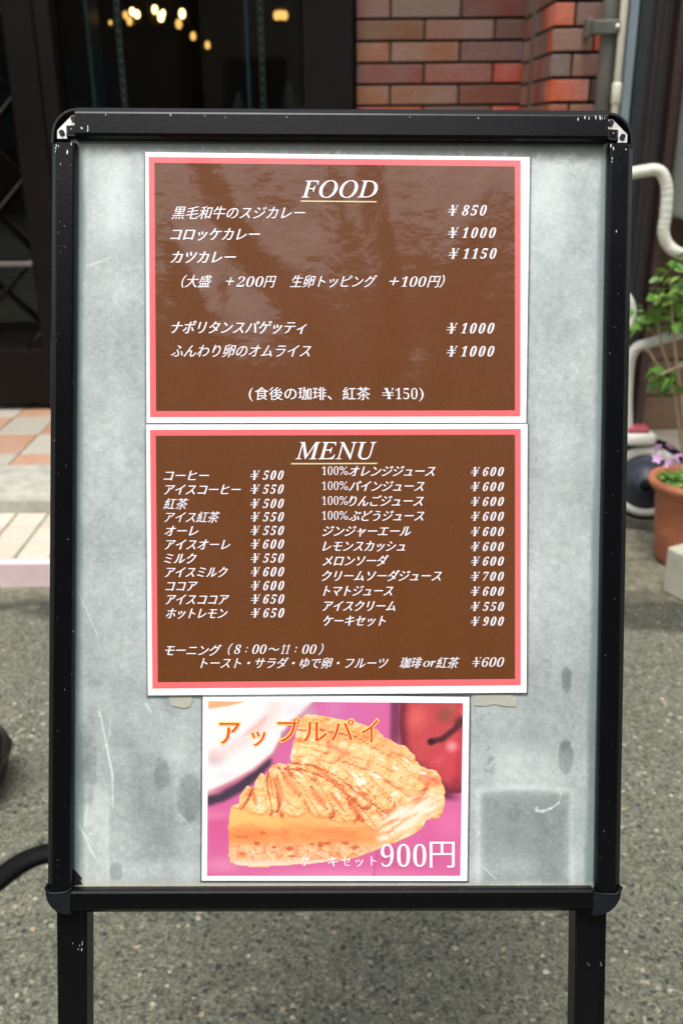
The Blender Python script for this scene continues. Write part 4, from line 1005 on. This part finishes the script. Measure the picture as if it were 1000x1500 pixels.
dish(food, '(', 364.5, 370.5, 576.5, 22, wf, shear=0.0, ax=-0.01, center=0.30); dish(food, '食後の珈琲、', 373, 486, 576.5, 21, wf, **U); dish(food, '紅茶', 501.5, 542, 576.5, 21, wf, **U)
lettering(food, 'currency_sign', '\U0001D418', 559.5, 577, 576.5, 0, wf, M['ink_white'], shear=0.0, ax=-0.01, ay=-0.008, yen=True, cap=16)
lettering(food, 'price', D_('150'), 579, 611, 576.5, 0, wf, M['ink_white'], shear=0.0, ax=-0.026, ay=-0.010, cap=16.5)
dish(food, ')', 613.5, 620, 576.5, 22, wf, shear=0.0, ax=-0.01, center=0.30)
for v, x0, x1, yc in (('850', 655.5, 712.5, 308), ('1000', 655.5, 726, 340.8), ('1150', 656.5, 727, 371.3), ('1000', 653.8, 723.6, 480.8), ('1000', 653.8, 723.6, 514.5)): price(food, v, x0, x1, yc, 15.5, wf)
wm = WM+TW
serif_title(menu, 'MENU', 432.5, 551.5, 647.5, 673.2, wm)
bar(menu, 426.5, 552, 678.4, 678.0, 2.0, wm, M['ink_cream'])
Lc = [('コーヒー', 239.5, 306.5, 696.5, '500'), ('アイスコーヒー', 240, 353, 717, '550'), ('紅茶', 239, 276.5, 738, '500'), ('アイス紅茶', 240.5, 322.5, 757.5, '550'), ('オーレ', 241, 291, 777.5, '550'), ('アイスオーレ', 241, 337.5, 797.5, '600'),
      ('ミルク', 240, 288.5, 818, '550'), ('アイスミルク', 241.4, 334, 838, '600'), ('ココア', 242.2, 290, 858.3, '600'), ('アイスココア', 242.3, 336, 878, '650'), ('ホットレモン', 243, 333.5, 898.3, '650')]
for i, (s, x0, x1, yc, v) in enumerate(Lc):
    dish(menu, s, x0, x1, yc, 18, wm); price(menu, v, 366.5+i*0.09, 415.5+i*0.09, yc-0.5, 13.6, wm)
Rc = [('オレンジジュース', 510.5, 637.6, 690, '600', 1), ('パインジュース', 510.5, 621.6, 712, '600', 1), ('りんごジュース', 511, 620.5, 733.8, '600', 1), ('ぶどうジュース', 510.5, 621.5, 755.5, '600', 1), ('ジンジャーエール', 472, 601.5, 777.8, '600', 0), ('レモンスカッシュ', 472, 593, 799.8, '600', 0),
      ('メロンソーダ', 472, 569, 821.2, '600', 0), ('クリームソーダジュース', 471, 647, 843.4, '700', 0), ('トマトジュース', 473, 576, 865.3, '600', 0), ('アイスクリーム', 472, 578.5, 887.5, '550', 0), ('ケーキセット', 473, 565, 909.2, '900', 0)]
for i, (s, x0, x1, yc, v, pct) in enumerate(Rc):
    if pct:
        lettering(menu, 'dish_name', D_('100'), 471.4, 495.5, yc-0.6, 0, wm, M['ink_white'], shear=0.0, ax=-0.030, ay=-0.012, cap=12.6)
        lettering(menu, 'dish_name', '%', 496.8, 509.6, yc-0.6, 0, wm, M['ink_white'], shear=0.0, ax=-0.010, ay=-0.010, cap=12.6)
    dish(menu, s, x0, x1, yc, 18, wm); price(menu, v, 689, 737.5, yc+0.8, 13.2, wm)
dish(menu, 'モーニング', 242, 324.6, 952.5, 18, wm)
dish(menu, '（', 334, 341.5, 951, 18, wm, ax=0.0); dig = dict(ax=-0.020, ay=-0.012, shear=math.tan(R(16)))
lettering(menu, 'dish_name', D_('8'), 343, 353, 951, 0, wm, M['ink_white'], cap=13.5, **dig)
lettering(menu, 'dish_name', ':', 359.5, 363, 951.5, 0, wm, M['ink_white'], cap=8, ax=0.01, ay=0.01)
lettering(menu, 'dish_name', D_('00'), 369.5, 390.5, 951, 0, wm, M['ink_white'], cap=13.5, **dig)
lettering(menu, 'dish_name', '～', 393, 409, 951, 18, wm, M['ink_white'], cap=4.2)
lettering(menu, 'dish_name', D_('11'), 411, 424.5, 951, 0, wm, M['ink_white'], cap=13.5, **dig)
lettering(menu, 'dish_name', ':', 431.5, 435, 951.5, 0, wm, M['ink_white'], cap=8, ax=0.01, ay=0.01)
lettering(menu, 'dish_name', D_('00'), 442.5, 463.5, 951, 0, wm, M['ink_white'], cap=13.5, **dig)
dish(menu, '）', 466, 473.6, 951, 18, wm, ax=0.0)
dish(menu, 'トースト・サラダ・ゆで卵・フルーツ', 293.6, 569, 971.2, 18, wm)
dish(menu, '珈琲', 585, 618.5, 970.7, 18, wm); lettering(menu, 'dish_name', math_it('or'), 619.5, 637.5, 972.5, 0, wm, M['ink_white'], cap=8.8, shear=0.0, ax=0.008, ay=0.0); dish(menu, '紅茶', 637.5, 673, 970.7, 18, wm)
price(menu, '600', 691, 737.8, 969.8, 13.8, wm, light=True)

# ------------------------------------------------------------------ apple pie poster
WP = 0.0009
Zp = lambda x, y: (290+x/2.439, 1000+y/2.44)
prt = [Zp(38, 65), Zp(945, 72), Zp(935, 688), Zp(33, 688)]
def pie_paint(S, T):
    X = 36 + S*907; Y = 66 + T*622
    n1 = fbm(X/90, Y/90, 1); n2 = fbm(X/22, Y/22, 2); n3 = fbm(X/7, Y/7, 5); nd = fbm((X+Y)/60, (X-Y)/14, 8); nd2 = fbm((X+Y*1.4)/12, (X*1.2-Y)/40, 12)
    C = np.zeros(X.shape+(3,))
    def put(mask, col):
        nonlocal C
        mask = np.clip(mask, 0, 1)[..., None]; col = np.array(col, float)
        C = C*(1-mask) + col*mask
    def blob(cx, cy, rx, ry, a, col, rot=0, soft=1.0, n=0.0):
        c_, s_ = math.cos(rot), math.sin(rot); dx, dy = X-cx, Y-cy; u = (dx*c_+dy*s_)/rx; v = (-dx*s_+dy*c_)/ry
        d = np.hypot(u, v) + n*(n2-0.5); put(a*(1-sstep(1-soft, 1, d)), col)
    def line(pts, wd, a, col, soft=0.6, taper=True, n=6):
        m = np.zeros(X.shape); N = len(pts)-1
        for i in range(N):
            d, t = seg_d(X+n*(n2-0.5)*2, Y+n*(n3-0.5)*2, *pts[i], *pts[i+1]); g = (i+t)/N; w_ = wd*(np.sin(np.pi*np.clip(g, 0.06, 0.94)) if taper else 1)
            m = np.maximum(m, 1-sstep(w_*(1-soft), w_*(1+soft*0.3)+0.5, d))
        put(a*m, col)
    put(np.ones(X.shape), (216, 108, 166))
    blob(520, 110, 190, 110, 0.6, (206, 118, 186)); blob(480, 90, 60, 60, 0.4, (226, 150, 205)); blob(330, 260, 70, 60, 0.5, (216, 120, 185))
    blob(80, 520, 90, 90, .6, (214, 92, 152)); blob(60, 470, 110, 30, .5, (236, 150, 190)); blob(500, 690, 500, 50, .7, (232, 150, 188)); blob(90, 650, 120, 50, .6, (236, 160, 196)); blob(820, 620, 130, 60, .6, (206, 92, 150)); blob(900, 500, 80, 90, .6, (236, 128, 182))
    blob(700, 620, 90, 60, .5, (186, 82, 132)); line([(645, 600), (632, 690)], 3, .5, (170, 70, 130), taper=False, n=2)
    # plate
    pl = [(0, 20), (430, 20), (408, 70), (370, 110), (330, 140), (300, 190), (270, 250), (200, 310), (120, 355), (20, 400)]
    sd = poly_sd(X, Y, pl)
    line([(20, 425), (90, 405), (160, 365), (215, 315), (245, 280)], 24, 0.95, (62, 54, 72), 0.7, False, 2)
    put(1-sstep(-3, 14, sd), (196, 130, 140)); put(1-sstep(-14, 4, sd), (250, 248, 252))
    blob(390, 110, 60, 60, .55, (196, 196, 210)); blob(330, 90, 46, 50, .5, (222, 222, 236)); blob(302, 182, 14, 22, .7, (150, 140, 165)); blob(60, 270, 60, 44, .75, (188, 186, 204)); blob(110, 330, 70, 24, .4, (214, 214, 230)); blob(45, 390, 60, 22, .4, (230, 200, 214))
    line([(60, 260), (150, 215), (225, 165), (262, 110), (275, 70)], 34, .5, (250, 208, 202), 1.0, False, 0); line([(160, 190), (215, 150), (250, 110)], 18, .45, (240, 160, 150), 1.0, True, 0)
    put((1-sstep(-3, 3, poly_sd(X, Y, [(0, 0), (180, 0), (175, 64), (110, 82), (20, 96), (0, 98)])))*0.9, (244, 176, 122))
    # apples
    put((1-sstep(0, 22, np.abs(X-702)-6))*(1-sstep(170, 290, Y))*0.75, (96, 44, 72))
    blob(872, 395, 90, 28, .9, (74, 36, 60), 0.2)
    ap = [(722, 20), (716, 140), (724, 220), (752, 280), (800, 335), (850, 372), (900, 392), (960, 388), (960, 20)]
    sd = poly_sd(X, Y, ap); put(1-sstep(-6, 7, sd), (120, 44, 62)); put(1-sstep(-44, -6, sd), (196, 78, 84))
    blob(780, 120, 60, 75, .75, (232, 112, 108)); blob(790, 230, 60, 60, .5, (204, 84, 92)); blob(845, 320, 90, 60, .7, (158, 54, 72), 0.5); blob(880, 110, 50, 50, .8, (140, 84, 72)); blob(905, 85, 24, 20, .6, (150, 120, 84)); blob(938, 90, 16, 46, .9, (238, 86, 96))
    ap2 = [(960, 140), (915, 178), (870, 220), (815, 262), (830, 300), (880, 345), (960, 370)]
    put((1-sstep(-14, 8, poly_sd(X, Y, ap2)))*0.8, (206, 74, 88)); blob(905, 222, 34, 32, .85, (248, 170, 182), -0.6); blob(860, 270, 50, 24, .5, (228, 106, 112), -.5); blob(930, 290, 22, 60, .5, (176, 50, 70)); blob(925, 350, 40, 40, .6, (130, 40, 66))
    line([(828, 205), (870, 196), (915, 160), (950, 120)], 13, .9, (74, 36, 44), .7, False, 1); blob(832, 206, 18, 18, .95, (52, 26, 36), 0, .7); blob(925, 130, 22, 34, .6, (84, 44, 48), 0.6)
    put(sstep(.62, .8, n3)*0.22*(1-sstep(-30, -8, sd)), (240, 150, 140))
    # pie
    pie = [(372, 118), (390, 111), (430, 114), (500, 126), (560, 138), (600, 148), (642, 168), (662, 192), (700, 208), (742, 226), (768, 252), (790, 290), (822, 302), (852, 312), (868, 340), (880, 372), (884, 410), (880, 448), (868, 476), (846, 486), (818, 486), (806, 512), (770, 540), (715, 565), (650, 590), (600, 612), (520, 632), (400, 646), (300, 652),
           (220, 657), (150, 652), (122, 640), (114, 612), (112, 540), (113, 470), (122, 440), (150, 428), (152, 400), (176, 366), (186, 372), (198, 378), (208, 345), (228, 317), (243, 328), (262, 295), (292, 283), (318, 289), (334, 286), (330, 262), (342, 205), (358, 150)]
    jx = 3*(n3-0.5)+9*(fbm(X/16, Y/16, 90, 3)-0.5); sd = poly_sd(X+jx, Y-jx, pie)
    inside = 1-sstep(-1.5, 1.5, sd)
    keep = C.copy()
    put(inside, (250, 208, 156))
    def pput(mask, col): put(mask*inside, col)
    # height field of the pastry, lit from the upper left as in the printed photograph
    H = np.zeros(X.shape)
    def ridge(pts, w_, a):
        nonlocal H
        m = np.full(X.shape, 1e9)
        for i in range(len(pts)-1):
            d, t = seg_d(X+10*(n2-0.5), Y+10*(n3-0.5), *pts[i], *pts[i+1]); m = np.minimum(m, d)
        H = H + a*np.sqrt(np.clip(1-(m/w_)**2, 0, 1))*w_
    def groove(pts, w_, a):
        nonlocal H
        m = np.full(X.shape, 1e9); N = len(pts)-1
        for i in range(N):
            d, t = seg_d(X+8*(n2-0.5), Y+8*(n3-0.5), *pts[i], *pts[i+1]); g = (i+t)/N; m = np.minimum(m, d/(w_*np.sin(np.pi*np.clip(g, .08, .92))+1))
        H = H - a*w_*np.exp(-m**2)
        return np.exp(-m**2*1.2)
    lattice = [([(178, 372), (160, 410), (140, 440)], 24), ([(226, 322), (222, 370), (236, 430), (240, 462)], 27), ([(250, 330), (262, 390), (276, 440)], 20), ([(288, 288), (310, 350), (350, 415), (372, 462)], 30), ([(335, 292), (392, 345), (425, 400), (462, 462)], 30), ([(400, 290), (452, 345), (500, 410), (548, 478)], 30),
               ([(300, 287), (380, 288), (460, 316), (540, 372), (600, 430)], 22), ([(500, 330), (580, 395), (640, 460), (672, 510)], 32), ([(345, 262), (430, 272), (520, 316), (600, 380), (680, 440)], 26), ([(590, 350), (660, 420), (720, 462)], 30)]
    for p_, w_ in lattice: ridge(p_, w_, 0.8)
    ridge([(372, 130), (430, 128), (510, 140), (590, 160), (660, 205), (740, 245), (790, 300), (850, 335), (872, 390), (860, 450)], 40, .5)
    ridge([(360, 190), (430, 205), (500, 240), (570, 262), (650, 290), (720, 340), (780, 380)], 34, .45)
    ridge([(352, 240), (420, 245), (480, 262)], 24, .4); ridge([(560, 240), (640, 262), (720, 300), (800, 360)], 24, .3)
    flow = fbm((X*0.88+Y*0.47)/70 + n2*0.5, (X*-0.47+Y*0.88)/20, 61, 3, .45); soft2 = fbm(X/24, Y/24, 71, 3, .4); H = H + 15*flow + 12*soft2 + 1.1*fbm(X/6, Y/6, 72, 2)
    gl = np.zeros(X.shape)
    for p_, w_ in [([(284, 330), (292, 380), (300, 420), (290, 462)], 11), ([(304, 322), (332, 362), (368, 404)], 13), ([(420, 300), (462, 332), (506, 368)], 11), ([(408, 372), (432, 412), (466, 450)], 13), ([(538, 364), (572, 388), (608, 418)], 9), ([(540, 412), (566, 448), (596, 492)], 15), ([(196, 378), (204, 410), (212, 440)], 6),
                   ([(355, 300), (376, 326)], 6), ([(478, 396), (505, 432), (528, 462)], 8), ([(640, 450), (668, 486)], 6), ([(250, 300), (262, 345), (268, 400)], 5)]: gl = np.maximum(gl, groove(p_, w_, 1.1))
    gy_, gx_ = np.gradient(H); st = (X[0, 1]-X[0, 0]); gx_ = gx_/st; gy_ = gy_/st
    lam = (1 + 0.62*(gx_*0.62+gy_*0.78))/np.sqrt(1+0.35*(gx_**2+gy_**2)); lam = np.clip(lam, 0.25, 2.0)
    ramp_x = [0.2, 0.5, 0.8, 1.05, 1.4]; cols = np.array([(186, 84, 52), (234, 140, 84), (250, 188, 120), (255, 218, 152), (255, 250, 226)], float)
    lam2 = lam - 0.10*sstep(.5, .8, n1) 
    pcx = np.stack([np.interp(lam2, ramp_x, cols[:, i]) for i in range(3)], -1)
    put(inside, (250, 208, 156)); mk = (inside*0.92)[..., None]; C = C*(1-mk) + pcx*mk
    put(inside*gl*0.62, (216, 110, 74))
    for (cx, cy, rx, ry, rot, a_, cc) in ((470, 182, 90, 26, .35, .34, (228, 128, 88)), (620, 185, 60, 30, .45, .4, (230, 132, 92)), (700, 240, 80, 36, .4, .32, (234, 140, 96)), (500, 235, 100, 20, .55, .5, (216, 100, 82)), (820, 335, 56, 34, .5, .5, (222, 112, 84)), (855, 345, 24, 22, .2, .4, (210, 96, 76)),
                                        (400, 160, 50, 40, .4, .35, (250, 196, 110)), (385, 235, 50, 40, 0, .5, (255, 228, 150)), (600, 300, 100, 30, .45, .3, (255, 226, 170)), (700, 380, 80, 50, .3, .35, (254, 226, 168)), (340, 380, 160, 60, .4, .25, (255, 214, 140))): blob(cx, cy, rx, ry, a_, cc, rot, .9, 1.0)
    C = np.where((inside > 0.02)[..., None], C, keep)
    # filling under scalloped strip ends
    side = [(108, 446), (128, 440), (150, 450), (168, 444), (190, 462), (222, 468), (250, 458), (262, 474), (285, 466), (300, 452), (330, 468), (368, 472), (384, 458), (402, 456), (430, 478), (462, 474), (478, 486), (520, 494), (552, 486), (562, 500), (585, 486), (602, 500), (640, 524), (700, 536), (660, 572), (600, 610), (520, 634), (380, 652), (140, 657), (108, 600)]
    ssd = poly_sd(X+jx*1.6, Y+jx*1.6, side); sm = (1-sstep(-3, 2, ssd))*inside
    gy = (Y-455)/195; strat = fbm(X/90, Y/16+n2*2.2, 33, 5)
    put(sm, (246, 176, 108))
    put(sm*0.85*(1-sstep(0.1, 0.45, gy))*(1-sstep(130, 470, X)), (252, 210, 116)); put(sm*.75*sstep(.22, .4, gy+0.12*(n1-.5))*(1-sstep(.5, .66, gy)), (236, 140, 82)); put(sm*.3*sstep(.45, .7, strat), (253, 202, 128)); put(sm*.25*(1-sstep(.3, .5, strat)), (226, 126, 74)); put(sm*.3*sstep(.5, .75, n1), (255, 196, 116)); put(sm*.25*sstep(.6, .75, n3), (255, 214, 150))
    put(sm*.55*sstep(2, 14, -ssd)*(1-sstep(14, 30, -ssd))*(gy < .3), (255, 206, 136)); put(sm*.5*(1-sstep(0, 9, -ssd))*(gy < .4), (222, 124, 78))
    cr = sstep(.56, .68, gy+.14*(n2-.5)); put(sm*cr, (248, 198, 146)); put(sm*cr*sstep(.52, .66, n3)*.6, (255, 232, 200)); put(sm*cr*sstep(.5, .66, n2)*.5, (226, 134, 86)); put(sm*cr*(1-sstep(.26, .42, n3))*.5, (200, 104, 70))
    put(sm*sstep(.86, .97, gy+.06*(n2-.5))*.85, (255, 230, 206))
    for (cx, cy, rx, ry) in ((150, 550, 26, 9), (158, 612, 22, 18), (235, 535, 20, 8), (215, 572, 16, 9), (410, 575, 12, 7), (440, 580, 16, 18), (465, 572, 22, 10), (480, 560, 12, 6), (330, 590, 40, 12), (345, 618, 24, 6), (275, 586, 16, 8), (530, 570, 24, 10), (565, 585, 24, 12), (590, 490, 12, 14), (575, 474, 14, 12), (300, 470, 12, 14)): blob(cx, cy, rx, ry, .8, (206, 88, 54), 0, .9, 1.5)
    fl = (1-sstep(-34, 10, poly_sd(X, Y, [(630, 500), (690, 440), (760, 400), (830, 376), (884, 400), (880, 450), (850, 486), (806, 490), (760, 545), (660, 588), (636, 560)])))*inside
    lay = fbm((X*0.86-Y*0.5)/70+n2*.5, (X*0.5+Y*0.86)/11, 44); put(fl*.6, (253, 220, 178)); put(fl*sstep(.48, .62, lay)*.85, (255, 246, 234)); put(fl*(1-sstep(.34, .44, lay))*.6, (232, 152, 104))
    blob(852, 425, 36, 52, .6, (250, 200, 136), 0, .9, 1.4); put(fl*sstep(.6, .7, n3)*.5, (255, 250, 240))
    for (cx, cy, rx, ry, rot) in ((560, 325, 14, 34, -.5), (585, 345, 24, 16, .5), (590, 290, 16, 8, 0), (650, 270, 12, 5, .3), (740, 270, 26, 5, .6), (700, 300, 20, 6, .3), (640, 330, 34, 10, .4), (355, 320, 12, 6, .6), (370, 330, 14, 6, .7), (500, 395, 8, 20, -.4), (800, 318, 20, 6, .2), (700, 395, 20, 8, -.4), (560, 375, 22, 5, .7), (230, 345, 6, 20, .1), (300, 305, 8, 16, -.3)): blob(cx, cy, rx, ry, .9, (255, 253, 242), rot, .7, 2.0)
    C = np.where((inside > 0.5)[..., None], C, C*inside[..., None] + keep*(1-inside[..., None]))
    sat = C
    # print colours toned down overall, red least
    return npl(np.clip(sat, 0, 250))*np.array([0.88, 0.80, 0.78])
post = paper('apple_pie_poster', [Zp(18, 40), Zp(968, 50), Zp(960, 707), Zp(14, 706)], WP, 'small photo poster of a slice of apple pie on a pink cloth', [])
if 'group' in post: del post['group']
grid_sheet('pie_photograph', post, [Bp(*p) for p in prt], WP+0.0002, 452, 312, M['pie'], pie_paint)
wp = WP+0.0005
for chx, x0, x1, yc, em in (('ア', 321.5, 351.5, 1072.5, 41), ('ッ', 368, 389, 1077.5, 33), ('プ', 406.5, 439, 1070, 41), ('ル', 443.5, 479, 1071, 38), ('パ', 484.5, 518, 1070, 38), ('イ', 529, 554, 1070.5, 42)):
    lettering(post, 'letter_outline', chx, x0-1.8, x1+1.8, yc, em, wp, M['ink_yellow'], shear=0.0, ax=0.045, ay=0.035)
    lettering(post, 'letter', chx, x0, x1, yc, em, wp+0.00025, M['ink_red'], shear=0.0, ax=0.010, ay=-0.008)
for chx, x0, x1, yc, em in (('ケ', 440.5, 453.5, 1261.5, 18), ('ー', 459, 474, 1261.5, 18), ('キ', 480, 495, 1261.5, 18), ('セ', 500.5, 513, 1261.5, 17), ('ッ', 520, 531.5, 1262, 17), ('ト', 543, 551.5, 1261, 17)):
    lettering(post, 'letter', chx, x0, x1, yc, em, wp, M['ink_white'], shear=0.0, ax=0.006, ay=-0.006)
lettering(post, 'price', D_('900'), 557.5, 624, 1253, 0, wp, M['ink_white'], shear=0.0, ax=-0.018, ay=-0.006, cap=33.5)
lettering(post, 'price', '円', 629, 665.5, 1252, 44, wp, M['ink_white'], shear=0.0, ax=0.008, ay=-0.022, cap=38)

# tape scraps on the panel
def scrap(pts, lab):
    q = [Bp(*p) for p in pts]; n = len(q); cu = sum(p[0] for p in q)/n; cv = sum(p[1] for p in q)/n
    r = MB(); r0 = [r.bm.verts.new((u-cu, -0.0004, v-cv)) for u, v in q]; r1 = [r.bm.verts.new((u-cu, -0.0007, v-cv)) for u, v in q]
    r.bm.faces.new(r1)
    for k in range(n): r.bm.faces.new((r0[k], r0[(k+1) % n], r1[(k+1) % n], r1[k]))
    o = r.build('tape_scrap', M['tape']); w = BC + BX*cu + BZ*cv
    o.matrix_world = Matrix(((BX.x, -BN.x, BZ.x, w.x), (BX.y, -BN.y, BZ.y, w.y), (BX.z, -BN.z, BZ.z, w.z), (0, 0, 0, 1)))
    tag(o, lab, 'tape', 'cream tape scraps on the sign')
scrap([(247, 1018), (283, 1018), (281.5, 1027), (280, 1034.5), (270, 1037), (258, 1035), (251, 1033), (249, 1026)], 'cream tape scrap under the left end of the lower menu')
scrap([(693, 1016), (748, 1016), (756, 1024), (756, 1035), (738, 1034), (722, 1031), (712, 1034), (694, 1033)], 'torn cream tape scrap right of the pie poster top')
for o in list(bpy.data.objects):
    for k in ('ou', 'ov', 'ow'):
        if k in o: del o[k]
